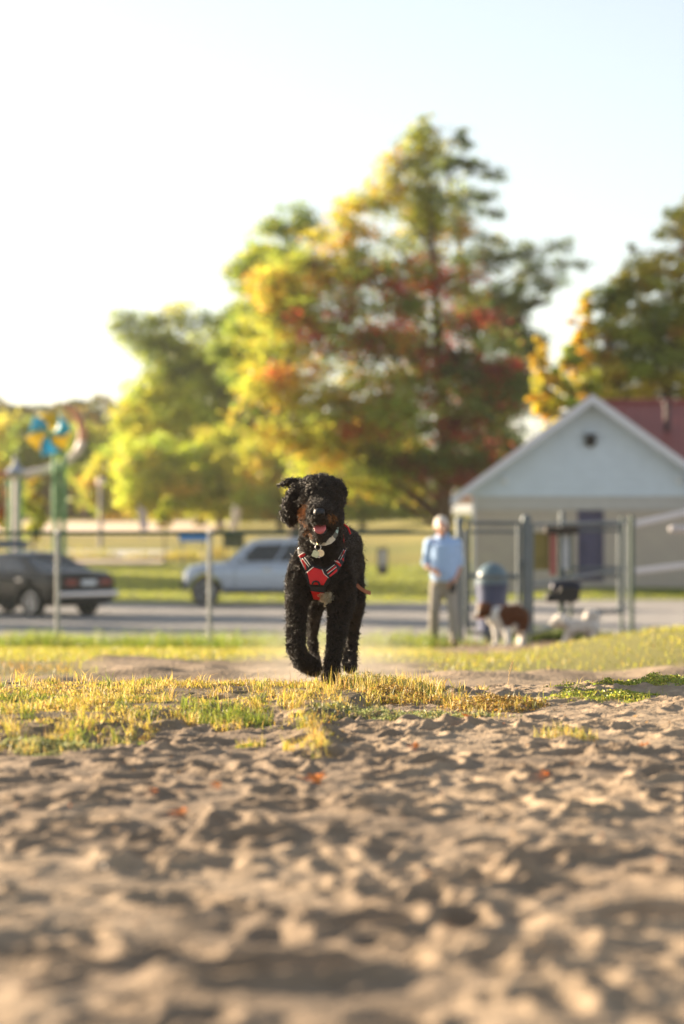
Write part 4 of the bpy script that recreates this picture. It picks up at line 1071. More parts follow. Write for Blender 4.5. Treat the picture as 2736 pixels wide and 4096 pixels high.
# the far wooded bank on the left: a mass of trees, then single ones one can tell apart in front of it
def far_wood():
    Cs = []; Cols = []; Sz = []
    pals = [[(3, (.11, .12, .04)), (2, (.16, .14, .045)), (1, (.24, .19, .05))], [(3, (.08, .10, .04)), (1, (.13, .13, .04))], [(2, (.26, .2, .05)), (2, (.15, .14, .04))]]
    for k in range(150):
        px = rng.uniform(-260, 1600); d = rng.uniform(235, 300)
        top = 1615 + 35 * math.sin(px / 95.0) + rng.uniform(-30, 60) + (25 if px > 350 else 0)
        x = xat(px, d); zt_ = zpx(top, d); zb = gz1(x, d)
        conif = rng.random() < .25
        n = 800
        s = rng.random(n); a = rng.uniform(0, 2 * PI, n)
        w = rng.uniform(2.6, 4.2) * (.75 if conif else 1)
        prof = (1 - s) if conif else np.sqrt(np.clip(1 - (2 * s - .9) ** 2 / 1.25, 0, 1))
        r = w * prof * np.sqrt(rng.uniform(.3, 1, n))
        Cs.append(np.stack([x + r * np.cos(a), d + r * np.sin(a), zb + (zt_ - zb) * s], -1)); Cols.append(pick(pals[rng.integers(3)], n, .3)); Sz.append(rng.uniform(.35, .75, n))
    o = leaf_cards('far_wood', np.concatenate(Cs), np.concatenate(Sz), np.concatenate(Cols), m_leaf, aspect=.8)
    tag(o, 'brown green wooded bank on the far left behind the playground', 'wood', kind='stuff')
far_wood()
for px, top, w, d, pal, lab in ((30, 1640, 80, 225, BRONZE, 'round bronze tree at the far left edge of the wooded bank'), (120, 1680, 60, 222, MIDG, 'olive tree behind the pinwheel on the wooded bank'), (420, 1800, 80, 215, GOLDG, 'small golden tree low before the wooded bank'), (340, 1700, 70, 226, MIDG, 'dull green tree right of the curling pipe before the wooded bank')):
    tree('bank_tree', lab, (xat(px, d), d), [(px, top + w, w, w, 1, pal, 0), (px - w * .4, top + 2.2 * w, w, w, 1, pal, 0), (px + w * .4, top + 2.4 * w, w, w, 1, pal, 0)], d, 2400, .4, pal, group='trees in front of the wooded bank', trunk_r=.25, spread=.7)
# trees outside the frame on the left whose long shadows cross the lawn and the lot
for x, y, h, w, which in ((-25, 65, 9, 3.6, 'nearest'), (-27, 76, 10, 3.6, 'second nearest'), (-31, 90, 11.5, 3.8, 'middle'), (-22, 90, 6.5, 2.4, 'small slim'), (-44, 104, 14, 4.5, 'tall'), (-21, 56, 5.5, 2.4, 'smallest'), (-55, 122, 15, 5, 'farthest and tallest')):
    z = gz1(x, y)
    pxl = lambda hh: 2048 + (CAM_Z - (z + hh)) * F / y
    px = 1368 + x * F / y; s = F / y
    tree('shade_tree', which + ' leafy green tree off to the left that shades the parking lot', (x, y), [(px, pxl(h * .62), w * s, h * .3 * s, 1, MIDG, 0), (px + .3 * w * s, pxl(h * .8), w * .7 * s, h * .2 * s, 1, MIDG, 0), (px - .4 * w * s, pxl(h * .5), w * .8 * s, h * .22 * s, 1, MIDG, 0)], y, 5200, .34, MIDG, group='shade trees outside the picture', dens=1, big=1, trunk_r=.25, spread=.5)
# ------------------------------------------------------------------ cars
m_glass = mat('car_glass', (.02, .025, .03), .06, var=.02, spec=.8)
m_tyre = mat('tyre', (.018, .017, .016), .85)
m_rim = mat('alloy_rim', (.55, .56, .6), .3, metal=.8, var=.05)
m_chrome = mat('chrome', (.75, .75, .78), .15, metal=1.0, var=.02)
m_redl = mat('red_lamp', (.26, .03, .022), .2)
m_clear = mat('clear_lamp', (.75, .76, .78), .12, var=.02)
m_under = mat('underbody', (.012, .012, .012), .9)

def lerp_tab(tab, x):
    return float(np.interp(x, [t[0] for t in tab], [t[1] for t in tab]))

def car(label, paint_, L, W, H, clear, top, wid, cab, wheel_x, wr, loc, yaw, n_side, estate, lights_front=True):
    """x forward. top: (x, z) of hood, belt and trunk; wid: (x, half width); cab: list of cabin sections (x at belt, x at roof)"""
    t = thing('parked_car', (0, 0, 0), label, 'car', 'cars on the parking lot')
    xs_ = np.linspace(-L / 2, L / 2, 41)
    vs = []; ns = 13
    for x in xs_:
        zt_ = lerp_tab(top, x); hw = lerp_tab(wid, x); zb = clear + .10 * abs(x / (L / 2)) ** 6
        sec = [(-.80, zb), (-.97, zb + .06), (-1.0, zb + .22), (-1.0, zb + (zt_ - zb) * .62), (-.985, zt_ - .10), (-.95, zt_ - .035), (-.86, zt_), (0, zt_ + .03)]
        sec = sec + [(-a, z) for a, z in sec[-2::-1]]
        ns = len(sec)
        vs += [(x, a * hw, z) for a, z in sec]
    fs = [(i * ns + k, i * ns + (k + 1) % ns, (i + 1) * ns + (k + 1) % ns, (i + 1) * ns + k) for i in range(len(xs_) - 1) for k in range(ns)]
    fs += [tuple(range(ns - 1, -1, -1)), tuple((len(xs_) - 1) * ns + k for k in range(ns))]
    body = MB().add(vs, fs).build('body', paint_, t, smooth=True)
    cut = MB()
    for wx in wheel_x:
        cut.tube([(wx, -W, wr * .98), (wx, W, wr * .98)], wr * 1.2, 24)
    co = cut.build('cutter', m_under)
    bo = body.modifiers.new('b', 'BOOLEAN'); bo.operation = 'DIFFERENCE'; bo.object = co; bo.solver = 'EXACT'
    dg = bpy.context.evaluated_depsgraph_get()
    me = bpy.data.meshes.new_from_object(body.evaluated_get(dg)); body.modifiers.clear(); body.data = me
    me.materials.clear(); me.materials.append(paint_)
    bpy.data.objects.remove(co)
    MB().box((0, 0, clear + .14), (L * .8, W * .55, .18)).build('underbody', m_under, t)
    b0, b1, r0, r1 = cab                                              # belt rear, belt front, roof rear, roof front
    hwb = W / 2 * .93; hwr = W / 2 * .70
    zb = lambda x: lerp_tab(top, x) - .02
    n = 9; vs = []
    for i in range(n):                                                  # from rear to front along the cabin
        s = i / (n - 1); xb = b0 + (b1 - b0) * s; xr_ = r0 + (r1 - r0) * s
        crown = H - .05 * (2 * s - 1) ** 2 * 1.0
        vs += [(xb, -hwb, zb(xb)), (xr_, -hwr, crown - .03), (xr_, -hwr * .8, crown), (xr_, 0, crown + .025), (xr_, hwr * .8, crown), (xr_, hwr, crown - .03), (xb, hwb, zb(xb))]
    k = 7
    fs = [(i * k + j, i * k + j + 1, (i + 1) * k + j + 1, (i + 1) * k + j) for i in range(n - 1) for j in range(k - 1)]
    fs += [tuple(range(k - 1, -1, -1)), tuple((n - 1) * k + j for j in range(k))]
    fs += [(i * k + k - 1, i * k, (i + 1) * k, (i + 1) * k + k - 1) for i in range(n - 1)]
    MB().add(vs, fs).build('cabin', paint_, t, smooth=False, bevel=.015)
    # panes, 4 mm proud of the cabin sides
    def P(s, v, sd):
        xb = b0 + (b1 - b0) * s; xr_ = r0 + (r1 - r0) * s
        crown = H - .05 * (2 * s - 1) ** 2 - .03
        return Vector((xb + (xr_ - xb) * v, sd * (hwb + (hwr - hwb) * v + .006), zb(xb) + (crown - zb(xb)) * v + .002))
    for sd in (-1, 1):
        for a, b_ in n_side:
            q = [P(a, .10, sd), P(b_, .10, sd), P(min(b_, .97), .88, sd), P(max(a, .03), .88, sd)]
            off = Vector((0, -sd * .012, 0))
            MB().add(q + [p + off for p in q], [(0, 1, 2, 3), (7, 6, 5, 4), (0, 4, 5, 1), (1, 5, 6, 2), (2, 6, 7, 3), (3, 7, 4, 0)]).build('side_window', m_glass, t)
    for s, nm, o_ in ((0, 'rear_window', -.008), (1, 'windscreen', .008)):
        q = []
        for v, f in ((.08, .92), (.9, .92)):
            for sd in (-1, 1):
                p = P(s, v, sd); q.append(Vector((p.x + o_, p.y * f, p.z)))
        q = [q[0], q[1], q[3], q[2]]
        off = Vector((-o_ * 2, 0, -.006))
        MB().add(q + [p + off for p in q], [(0, 1, 2, 3), (7, 6, 5, 4), (0, 4, 5, 1), (1, 5, 6, 2), (2, 6, 7, 3), (3, 7, 4, 0)]).build(nm, m_glass, t)
    for wx in wheel_x:
        for sd in (-1, 1):
            y0 = sd * (W / 2 - .11)
            w = MB().lathe((wx, y0, wr), [(wr * .60, -.10), (wr * .92, -.105), (wr, -.06), (wr, .06), (wr * .92, .105), (wr * .60, .10)], 28, 'Y').build('wheel', m_tyre, t, smooth=False)
            rm = MB(); yo = y0 + sd * .085
            rm.lathe((wx, yo, wr), [(wr * .64, -.02), (wr * .66, .02), (wr * .58, .02), (wr * .56, -.02)], 28, 'Y')
            rm.lathe((wx, yo, wr), [(wr * .14, -.015), (wr * .14, .03)], 14, 'Y')
            for q in range(10):
                a = 2 * PI * q / 10; rm.box((wx + math.cos(a) * wr * .35, yo + sd * .005, wr + math.sin(a) * wr * .35), (wr * .52, .02, wr * .10), ry=-a)
            rm.build('rim', m_rim, w)
    for sd in (-1, 1):                                                  # mirrors, handles, lamps, sills
        p = P(.86, .12, sd)
        MB().ball((p.x, p.y + sd * .12, p.z + .06), .10, 12, (.7, 1, .75)).build('mirror', paint_, t, smooth=True)
        for hx in ((n_side[0][0] + n_side[0][1]) / 2 - .1, (n_side[-1][0] + n_side[-1][1]) / 2 - .1):
            xx = b0 + (b1 - b0) * hx; MB().box((xx, sd * (lerp_tab(wid, xx) + .012), zb(xx) - .14), (.2, .03, .035)).build('door_handle', m_chrome, t)
        for hx in (n_side[0][0], n_side[0][1], n_side[-1][1]):            # door gaps
            xx = b0 + (b1 - b0) * hx; MB().box((xx, sd * (lerp_tab(wid, xx) - .003), clear + .42), (.014, .012, .55)).build('door_gap', m_under, t)
        MB().box(((wheel_x[0] + wheel_x[1]) / 2, sd * (W / 2 - .02), clear + .07), (wheel_x[1] - wheel_x[0] - 2.6 * wr, .05, .09)).build('sill', m_under, t)
        xf = L / 2 - .10; zf = lerp_tab(top, L / 2 - .2) - .16
        MB().box((xf - .05, sd * (lerp_tab(wid, xf) - .20), zf), (.22, .34, .13), rz=-sd * .5).build('headlight', m_clear, t, bevel=.03)
        xrr = -L / 2 + .04; zr = lerp_tab(top, -L / 2 + .1) - .19
        MB().box((xrr, sd * (lerp_tab(wid, xrr) - .28), zr), (.11, .36, .15)).build('taillight', m_redl, t, bevel=.025)
    MB().box((-L / 2 - .03, 0, clear + .30), (.12, W * .93, .13)).build('rear_bumper', m_chrome if not estate else paint_, t, bevel=.04)
    MB().box((-L / 2 - .012, 0, clear + .56), (.02, .42, .12)).build('number_plate', m_white, t)
    MB().box((L / 2 + .02, 0, clear + .22), (.12, W * .86, .16)).build('front_bumper', m_under if estate else paint_, t, bevel=.05)
    MB().box((L / 2 - .0, 0, clear + .42), (.06, W * .42, .14)).build('grille', m_black, t, bevel=.02)
    if estate:
        for sd in (-1, 1): MB().tube([(r0 + .15, sd * hwr * .86, H + .03), (r1 - .2, sd * hwr * .86, H + .03)], .018, 8).build('roof_rail', m_chrome, t)
    t.location = loc; t.rotation_euler = (0, 0, yaw)
    return t
m_p1 = mat('dark_bronze_paint', (.02, .015, .012), .3, metal=0, var=.04, coat=.12, spec=.25)
m_p2 = mat('silver_blue_paint', (.48, .54, .63), .28, metal=.2, var=.03, coat=.6)
# dark saloon seen from its rear corner: rear to the right and towards the camera
sd_ = 54.0
yaw1 = rad(137)
rw = at(133, 2487, sd_)
f1 = Vector((math.cos(yaw1), math.sin(yaw1), 0)); s1 = Vector((-math.sin(yaw1), math.cos(yaw1), 0))
c1_ = Vector((rw.x, rw.y, 0)) - f1 * (-1.42) - s1 * .80
car('dark bronze saloon car seen from its rear corner at the left edge', m_p1, 4.75, 1.80, 1.44, .22,
    [(-2.38, .93), (-2.2, 1.01), (-1.5, 1.03), (-.9, .98), (.9, .96), (1.3, .92), (2.0, .82), (2.3, .70), (2.38, .60)], [(-2.38, .76), (-2.1, .87), (-1.2, .90), (1.2, .90), (2.0, .84), (2.38, .66)],
    (-1.62, 1.12, -.85, .28), (-1.42, 1.40), .335, (c1_.x, c1_.y, gz1(c1_.x, c1_.y)), yaw1, [(.12, .49), (.51, .90)], False)
yaw2 = rad(180 + 3)
f2 = Vector((math.cos(yaw2), math.sin(yaw2), 0)); s2 = Vector((-math.sin(yaw2), math.cos(yaw2), 0))
fw = at(822, 2425, 61.6)
c2_ = Vector((fw.x, fw.y, 0)) - f2 * 1.72 - s2 * .80
car('silver blue sport utility car, its nose to the left, half hidden by the black dog', m_p2, 4.55, 1.86, 1.68, .30,
    [(-2.28, 1.06), (-1.9, 1.12), (-.9, 1.09), (.7, 1.09), (1.1, 1.08), (1.8, 1.04), (2.15, .97), (2.28, .84)], [(-2.28, .80), (-2.0, .90), (-1.2, .93), (1.2, .93), (1.95, .86), (2.28, .66)],
    (-2.08, 1.28, -1.92, .58), (-1.02, 1.72), .37, (c2_.x, c2_.y, gz1(c2_.x, c2_.y)), yaw2, [(.10, .30), (.32, .60), (.62, .91)], True)

# ------------------------------------------------------------------ man at the gate
m_skin = mat('skin', (.50, .27, .19), .5, var=.08, scale=30)
m_shirt = mat('blue_cotton', (.36, .52, .80), .85, var=.08, scale=20, bump=.3, bscale=60)
m_trous = mat('khaki_cotton', (.34, .305, .26), .9, var=.08, scale=14, bump=.3, bscale=50)
m_shoe = mat('brown_shoe', (.10, .06, .045), .6)
m_hair_w = mat('white_hair', (.70, .64, .58), .7, var=.12, scale=60)
m_belt = mat('dark_belt', (.03, .025, .02), .6)
MD = 31.4
mz = gz1(xat(1772, MD), MD)
def mp_(px, py, dd=0.0): return at(px, py, MD + dd)
def footz(p): return Vector((p.x, p.y, gz1(p.x, p.y)))
man = thing('person', (xat(1775, MD), MD, mz), 'white haired man in a light blue shirt and khaki trousers standing at the gate', 'person')
u = MD / F                                                            # metres per photo pixel
FL, FR = footz(mp_(1735, 2555, .15)), footz(mp_(1822, 2570, -.1))
hipL, hipR = mp_(1752, 2330, .02), mp_(1798, 2330, .02)
kL, kR = mp_(1737, 2440, -.02), mp_(1813, 2440, -.10)
aL, aR = FL + Vector((0, 0, .09)), FR + Vector((0, 0, .09))
b = MB()
b.tube([mp_(1775, 2330, .02), mp_(1775, 2280, .02), mp_(1775, 2215, .03), mp_(1773, 2170, .03), mp_(1770, 2150, .02)], [.14, .14, .145, .135, .062], 18, True)
b.tube([mp_(1730, 2186, .03), mp_(1814, 2186, .03)], [.06, .06], 12, True)
b.tube([mp_(1769, 2155, .0), mp_(1766, 2128, -.04)], [.06, .055], 12, True)
hc = mp_(1765, 2108, -.08)
b.ball(hc + Vector((0, .03, .025)), .098, 18, (.82, 1, 1.05))             # skull
b.tube([hc + Vector((.005, -.055, -.01)), hc + Vector((.01, -.06, -.085))], [.068, .042], 12, True)    # face and jaw, looking down
b.tube([hc + Vector((.008, -.115, .005)), hc + Vector((.012, -.145, -.045))], [.012, .017], 8, True)  # nose
for s in (-1, 1): b.ball(hc + Vector((s * .084, .01, -.015)), .03, 10, (.45, .7, 1))                 # ears
shL, shR = mp_(1720, 2182, .03), mp_(1824, 2182, .03)
elL, elR = mp_(1706, 2262, .05), mp_(1836, 2262, .06)
wrL, wrR = mp_(1728, 2282, -.16), mp_(1822, 2318, -.10)
for s_, e_, w_ in ((shL, elL, wrL), (shR, elR, wrR)):
    b.tube([s_, s_.lerp(e_, .5), e_, e_.lerp(w_, .5), w_], [.058, .05, .043, .042, .028], 12, True)
def hand(b, w, dirn, side, curl):
    """palm, four bent fingers of unequal length and a thumb leaving the side of the palm"""
    dirn = dirn.normalized(); side = (side - dirn * side.dot(dirn)).normalized(); nrm = dirn.cross(side)
    pe = w + dirn * .085
    b.tube([w, w + dirn * .05, pe], [.028, .037, .036], 10, True)
    for k, ln in enumerate((.068, .078, .072, .056)):
        q = pe + side * (.027 - .018 * k); d1 = (dirn + nrm * curl * .5).normalized(); d2 = (dirn + nrm * curl * 1.6).normalized()
        b.tube([q - dirn * .012, q + d1 * ln * .5, q + d1 * ln * .5 + d2 * ln * .5], [.0095, .009, .0075], 8, True)
    q = w + dirn * .03 + side * .03
    b.tube([q, q + (side * .8 + dirn * .7).normalized() * .035, q + (side * .8 + dirn * .7).normalized() * .035 + (dirn + nrm * .5).normalized() * .03], [.013, .011, .009], 8, True)
hand(b, wrL, mp_(1752, 2296, -.2) - wrL, Vector((0, -.2, 1)), .9)
hand(b, wrR, mp_(1800, 2345, -.15) - wrR, Vector((-1, -.3, .2)), .7)
for h_, k_, a_, f_ in ((hipL, kL, aL, FL), (hipR, kR, aR, FR)):
    b.tube([h_, h_.lerp(k_, .5), k_, k_.lerp(a_, .45), a_], [.098, .085, .062, .062, .042], 14, True)
    b.tube([f_ + Vector((0, .05, .045)), f_ + Vector((-.02, -.13, .03))], [.045, .032], 10, True)
body = b.build('body', m_skin, man)
remesh_object(body, .011, 3)
# clothes
b = MB()
b.tube([mp_(1776, 2305, .02), mp_(1776, 2285, .02), mp_(1775, 2215, .03), mp_(1773, 2175, .03), mp_(1771, 2156, .02)], [.178, .185, .192, .184, .10], 20, True)
b.tube([mp_(1724, 2179, .03), mp_(1820, 2179, .03)], [.098, .098], 14, True)
for s_, e_ in ((shL, elL), (shR, elR)):
    b.tube([s_ + (shR - shL) * (.12 if s_ is shL else -.12), s_, s_.lerp(e_, .5), s_.lerp(e_, .86)], [.08, .082, .075, .072], 14, True)
o = b.build('shirt', m_shirt, man); remesh_object(o, .016, 3)
b = MB()
b.tube([mp_(1758, 2153, -.05), mp_(1771, 2150, -.10), mp_(1784, 2153, -.05)], [.03, .026, .03], 8, True)
b.build('collar', m_shirt, o, smooth=True)
b = MB()
b.tube([mp_(1775, 2305, .02), mp_(1775, 2332, .02), mp_(1775, 2350, .02)], [.158, .168, .13], 20, True)
for h_, k_, a_ in ((hipL, kL, aL), (hipR, kR, aR)):
    b.tube([h_, h_.lerp(k_, .5), k_, k_.lerp(a_, .5), a_.lerp(k_, .06)], [.108, .09, .07, .072, .068], 16, True)
o = b.build('trousers', m_trous, man); remesh_object(o, .016, 3)
b = MB(); bc = mp_(1775, 2303, .02); b.lathe(bc, [(.168, -.02), (.172, 0), (.168, .02)], 28); b.build('belt', m_belt, man)
for f_ in (FL, FR):
    b = MB(); b.tube([f_ + Vector((0, .07, .05)), f_ + Vector((-.005, -.02, .055)), f_ + Vector((-.02, -.16, .035))], [.052, .055, .04], 12, True)
    b.build('shoe', m_shoe, man, smooth=True)
b = MB(); b.ball(hc + Vector((0, .045, .04)), .107, 18, (.84, 1, 1.0)); b.ball(hc + Vector((-.07, .03, -.01)), .045, 10, (.6, 1, 1.2)); b.ball(hc + Vector((.07, .03, -.01)), .045, 10, (.6, 1, 1.2))
o = b.build('hair', m_hair_w, man); remesh_object(o, .012, 2)
for s in (-1, 1):
    MB().ball(hc + Vector((s * .03 + .006, -.105, -.012)), .0085, 8).build('eye', m_black, man)
MB().box(hc + Vector((.012, -.112, -.068)), (.045, .01, .008)).build('mouth', mat('lips', (.32, .13, .1), .5), man)
w_ = MB(); w_.lathe(wrL.lerp(elL, .12), [(.036, -.012), (.036, .012)], 14); w_.build('watch', m_black, man)
b = MB(); q = mp_(1812, 2352, -.16); b.box(q, (.07, .03, .12), ry=.2); b.tube([q + Vector((0, 0, .06)), q + Vector((-.02, .01, .12))], .008, 6)
tag(b.build('dog_lead', m_black), 'dark rolled dog lead held low in the hand of the man in the blue shirt', 'dog lead')

# ------------------------------------------------------------------ the two other dogs
def dog_body(name, spec, parent, m, voxel, paintf=None, sm=3, bump=0.0):
    b = MB()
    for pts, rs in spec: b.tube(pts, rs, 14, True)
    o = b.build(name, m, parent); remesh_object(o, voxel, sm)
    if bump:
        me = o.data; n = len(me.vertices)
        V = np.empty(n * 3, np.float32); N = np.empty(n * 3, np.float32); me.vertices.foreach_get('co', V); me.vertex_normals.foreach_get('vector', N)
        V = V.reshape(-1, 3); N = N.reshape(-1, 3)
        k = .6 * vnoise(V[:, 0] + V[:, 1], V[:, 2] + .5 * V[:, 1], .05, 3) + .6 * vnoise(V[:, 0] - V[:, 1], V[:, 2] - .3 * V[:, 0], .025, 5)
        me.vertices.foreach_set('co', (V + N * (bump * k)[:, None]).astype(np.float32).ravel()); me.update()
    if paintf: paint(o, paintf)
    return o
m_tintfur = mat_tint('dog_fur_tint', .85, .8, 130, .3, 40, .02)
AD = 32.0
def ap(px, py, dd=0.0): return at(px, py, AD + dd)
ground = lambda p: Vector((p.x, p.y, gz1(p.x, p.y) + .02))
au = thing('dog', (xat(2020, AD), AD, gz1(xat(2020, AD), AD)), 'brown and white shepherd dog looking left in front of the gate', 'dog')
v = AD / F
fl, fr, hl, hr = ground(ap(1985, 2580, -.05)), ground(ap(2035, 2580, -.15)), ground(ap(2072, 2570, .25)), ground(ap(2085, 2575, .05))
spec = [
    ([ap(1936, 2432), ap(1940, 2440)], [.085, .08]),
    ([ap(1932, 2446), ap(1912, 2458, -.02), ap(1904, 2462, -.03)], [.062, .042, .03]),
    ([ap(1925, 2466), ap(1908, 2472, -.02)], [.04, .022]),
    ([ap(1945, 2440, .02), ap(1965, 2458, .03), ap(1990, 2480, .02)], [.075, .095, .125]),
    ([ap(1990, 2470, .02), ap(2030, 2466, .06), ap(2070, 2462, .1), ap(2082, 2466, .12)], [.155, .15, .145, .12]),
    ([ap(1985, 2495, .02), ap(1985, 2530, -.03), fl + Vector((0, 0, .03))], [.085, .048, .038]), ([fl + Vector((0, 0, .02)), fl + Vector((-.06, -.03, .01))], [.04, .03]),
    ([ap(2015, 2498, -.06), ap(2030, 2535, -.12), fr + Vector((0, 0, .03))], [.08, .05, .04]), ([fr + Vector((0, 0, .02)), fr + Vector((-.06, -.03, .01))], [.04, .03]),
    ([ap(2078, 2475, .18), ap(2072, 2515, .16), ap(2085, 2545, .28), hl + Vector((0, 0, .02))], [.10, .065, .035, .035]),
    ([ap(2084, 2475, .05), ap(2074, 2518, .0), ap(2092, 2545, .1), hr + Vector((0, 0, .02))], [.11, .07, .038, .038]),
    ([ap(1958, 2418, .05), ap(1966, 2434, .06), ap(1966, 2448, .05)], [.02, .034, .018]), ([ap(1940, 2420, -.06), ap(1946, 2438, -.09)], [.02, .03]),
    ([ap(2090, 2460, .16), ap(2100, 2490, .2), ap(2098, 2520, .2)], [.05, .055, .03])]
def au_col(V):
    px = 1368 + V[:, 0] * F / V[:, 1]; py = 2048 - (V[:, 2] - CAM_Z) * F / V[:, 1]
    BR = np.array((.115, .045, .02)); WH = np.array((.82, .78, .72)); TAN = np.array((.40, .16, .05))
    n = 8 * vnoise(px, py, 18, 2)
    wh = sstep(2502, 2516, py + n + .35 * (px - 2030)) * (1 - sstep(2060, 2078, px))
    wh = np.maximum(wh, sstep(0, 10, 22 - np.abs(px + .5 * (py - 2440) - 1985 + n)) * (py > 2425))
    wh = np.maximum(wh, sstep(2520, 2535, py + n))
    wh = np.maximum(wh, sstep(2462, 2472, py + n * .5) * sstep(1938, 1946, px) * (1 - sstep(2000, 2012, px + .4 * (2490 - py))))
    wh = np.maximum(wh, (1 - sstep(1908, 1916, px)) * (1 - sstep(2462, 2466, py)))
    c = mix(BR, WH, wh)
    return mix(c, TAN, sstep(2462, 2466, py) * (1 - sstep(1930, 1938, px)))
dog_body('body', spec, au, m_tintfur, .012, au_col, 2, .016)
MB().ball(ap(1899, 2459, -.04), .018, 10).build('nose', m_black, au, smooth=True)
for dd, px in ((-.075, 1924), (-.06, 1915)): MB().ball(ap(px, 2440, dd), .011, 8).build('eye', m_black, au, smooth=True)

WD = 31.4
def wp(px, py, dd=0.0): return at(px, py, WD + dd)
wdg = thing('dog', (xat(2310, WD), WD, gz1(xat(2310, WD), WD)), 'small white dog walking left with its tail curled over its back', 'dog')
g0 = [ground(wp(2252, 2555, -.05)), ground(wp(2282, 2555, .1)), ground(wp(2352, 2555, .1)), ground(wp(2378, 2555, -.03))]
spec = [
    ([wp(2242, 2484), wp(2252, 2486)], [.098, .09]), ([wp(2232, 2492), wp(2210, 2492, -.02)], [.06, .04]), ([wp(2225, 2503), wp(2212, 2502, -.02)], [.035, .022]),
    ([wp(2258, 2492), wp(2285, 2508, .02)], [.075, .09]),
    ([wp(2288, 2506, .02), wp(2330, 2504, .03), wp(2372, 2506, .03)], [.105, .10, .10]),
    ([wp(2282, 2515, -.03), wp(2265, 2540, -.04), g0[0] + Vector((0, 0, .03))], [.06, .042, .035]), ([g0[0] + Vector((0, 0, .02)), g0[0] + Vector((-.05, 0, .01))], [.032, .024]),
    ([wp(2292, 2515, .08), wp(2286, 2540, .1), g0[1] + Vector((0, 0, .03))], [.06, .042, .035]),
    ([wp(2364, 2512, .08), wp(2352, 2536, .1), g0[2] + Vector((0, 0, .03))], [.075, .045, .035]),
    ([wp(2376, 2512, -.02), wp(2374, 2536, -.03), g0[3] + Vector((0, 0, .03))], [.078, .048, .036]),
    ([wp(2378, 2492, .03), wp(2383, 2472, .03), wp(2372, 2456, .02), wp(2352, 2460, .0), wp(2350, 2474, -.02)], [.04, .065, .075, .07, .05]),
    ([wp(2256, 2470, .05), wp(2264, 2490, .08), wp(2262, 2504, .07)], [.025, .04, .025]), ([wp(2250, 2470, -.08), wp(2256, 2490, -.11), wp(2254, 2504, -.10)], [.025, .04, .025])]
dog_body('body', spec, wdg, mat('white_fur', (.68, .63, .57), .9, var=.15, scale=30, bump=.8, bscale=90), .012, None, 2, .014)
MB().ball(wp(2205, 2489, -.03), .016, 10).build('nose', m_black, wdg, smooth=True)
for dd, px in ((-.09, 2232), (-.07, 2222)): MB().ball(wp(px, 2480, dd), .011, 8).build('eye', m_black, wdg, smooth=True)
MB().lathe(wp(2270, 2500, .01), [(.085, -.012), (.09, 0), (.085, .012)], 20).build('collar', mat('dark_collar', (.05, .02, .03), .6), wdg)
# ------------------------------------------------------------------ the black curly dog
DD = 9.86
def dp(px, py, dd=0.0): return at(px, py, DD + dd)
S = DD / F                                                            # metres per photo pixel
dbase = Vector((xat(1330, DD), DD + .3, gz1(xat(1330, DD), DD)))
dog = thing('dog', dbase, 'black curly haired dog running towards the camera in a red harness', 'dog')
def chain(*q): return [dp(a, b_, c) for a, b_, c, r in q], [r * S for a, b_, c, r in q]
spec = [
    chain((1284, 1985, .05, 80), (1284, 2000, .02, 80)), chain((1255, 1965, .04, 56), (1313, 1965, .04, 51)),
    chain((1240, 2020, .0, 46), (1322, 2020, .0, 42)),
    chain((1282, 2040, -.02, 62), (1280, 2052, -.10, 47), (1278, 2058, -.145, 38)),
    chain((1238, 2066, -.04, 36), (1250, 2074, -.10, 27)), chain((1324, 2068, -.04, 40), (1308, 2074, -.10, 27)),
    chain((1288, 2120, .0, 46), (1284, 2136, -.05, 33), (1281, 2142, -.085, 21)),
    chain((1290, 2060, .10, 76), (1285, 2150, .10, 76), (1285, 2230, .09, 92), (1283, 2310, .08, 92)),
    chain((1283, 2290, .13, 112), (1300, 2270, .42, 104), (1352, 2262, .66, 100), (1368, 2262, .74, 92)),
    chain((1300, 2190, .24, 90), (1345, 2178, .5, 74), (1378, 2190, .7, 70)),
    chain((1235, 2235, .10, 56), (1205, 2310, .07, 55), (1190, 2400, .05, 43)), chain((1345, 2235, .12, 56), (1357, 2310, .09, 60), (1362, 2400, .07, 54)),
    chain((1189, 2400, .05, 41), (1185, 2500, .02, 34), (1183, 2590, -.02, 33), (1204, 2640, .0, 33), (1246, 2666, .05, 32), (1260, 2674, .07, 25)),
    chain((1362, 2400, .07, 54), (1354, 2480, .03, 39), (1341, 2580, -.01, 30), (1329, 2660, -.03, 27), (1323, 2696, -.05, 27), (1316, 2718, -.085, 23)),
    chain((1290, 2358, .10, 36), (1300, 2320, .2, 58)),
    chain((1300, 2340, .66, 60), (1256, 2440, .62, 30), (1248, 2540, .76, 17), (1256, 2620, .74, 18), (1262, 2660, .68, 20)),
    chain((1390, 2310, .68, 62), (1412, 2400, .62, 46), (1408, 2500, .74, 30), (1402, 2590, .76, 23), (1400, 2640, .70, 25), (1398, 2664, .64, 25)),
    chain((1215, 1950, .04, 22), (1176, 1975, .045, 24), (1162, 2020, .035, 26), (1160, 2066, .03, 25), (1166, 2086, .03, 16)), chain((1142, 2052, .03, 12), (1140, 2066, .03, 12)),
    chain((1215, 1932, .08, 10), (1180, 1927, .08, 9), (1140, 1932, .085, 9), (1120, 1938, .085, 7)),
    chain((1350, 1945, .05, 20), (1362, 1975, .045, 18), (1364, 2010, .04, 12)),
]
m_dogskin = mat('black_dog_skin', (.012, .010, .009), .8, var=.3, scale=60, bump=.6, bscale=200)
b = MB()
for pts, rs in spec: b.tube(pts, rs, 16, True)
dbody = b.build('body', m_dogskin, dog)
remesh_object(dbody, .0075, 6)
_dg = bpy.context.evaluated_depsgraph_get()
me = dbody.data
V = np.empty(len(me.vertices) * 3, np.float32); me.vertices.foreach_get('co', V); V = V.reshape(-1, 3)
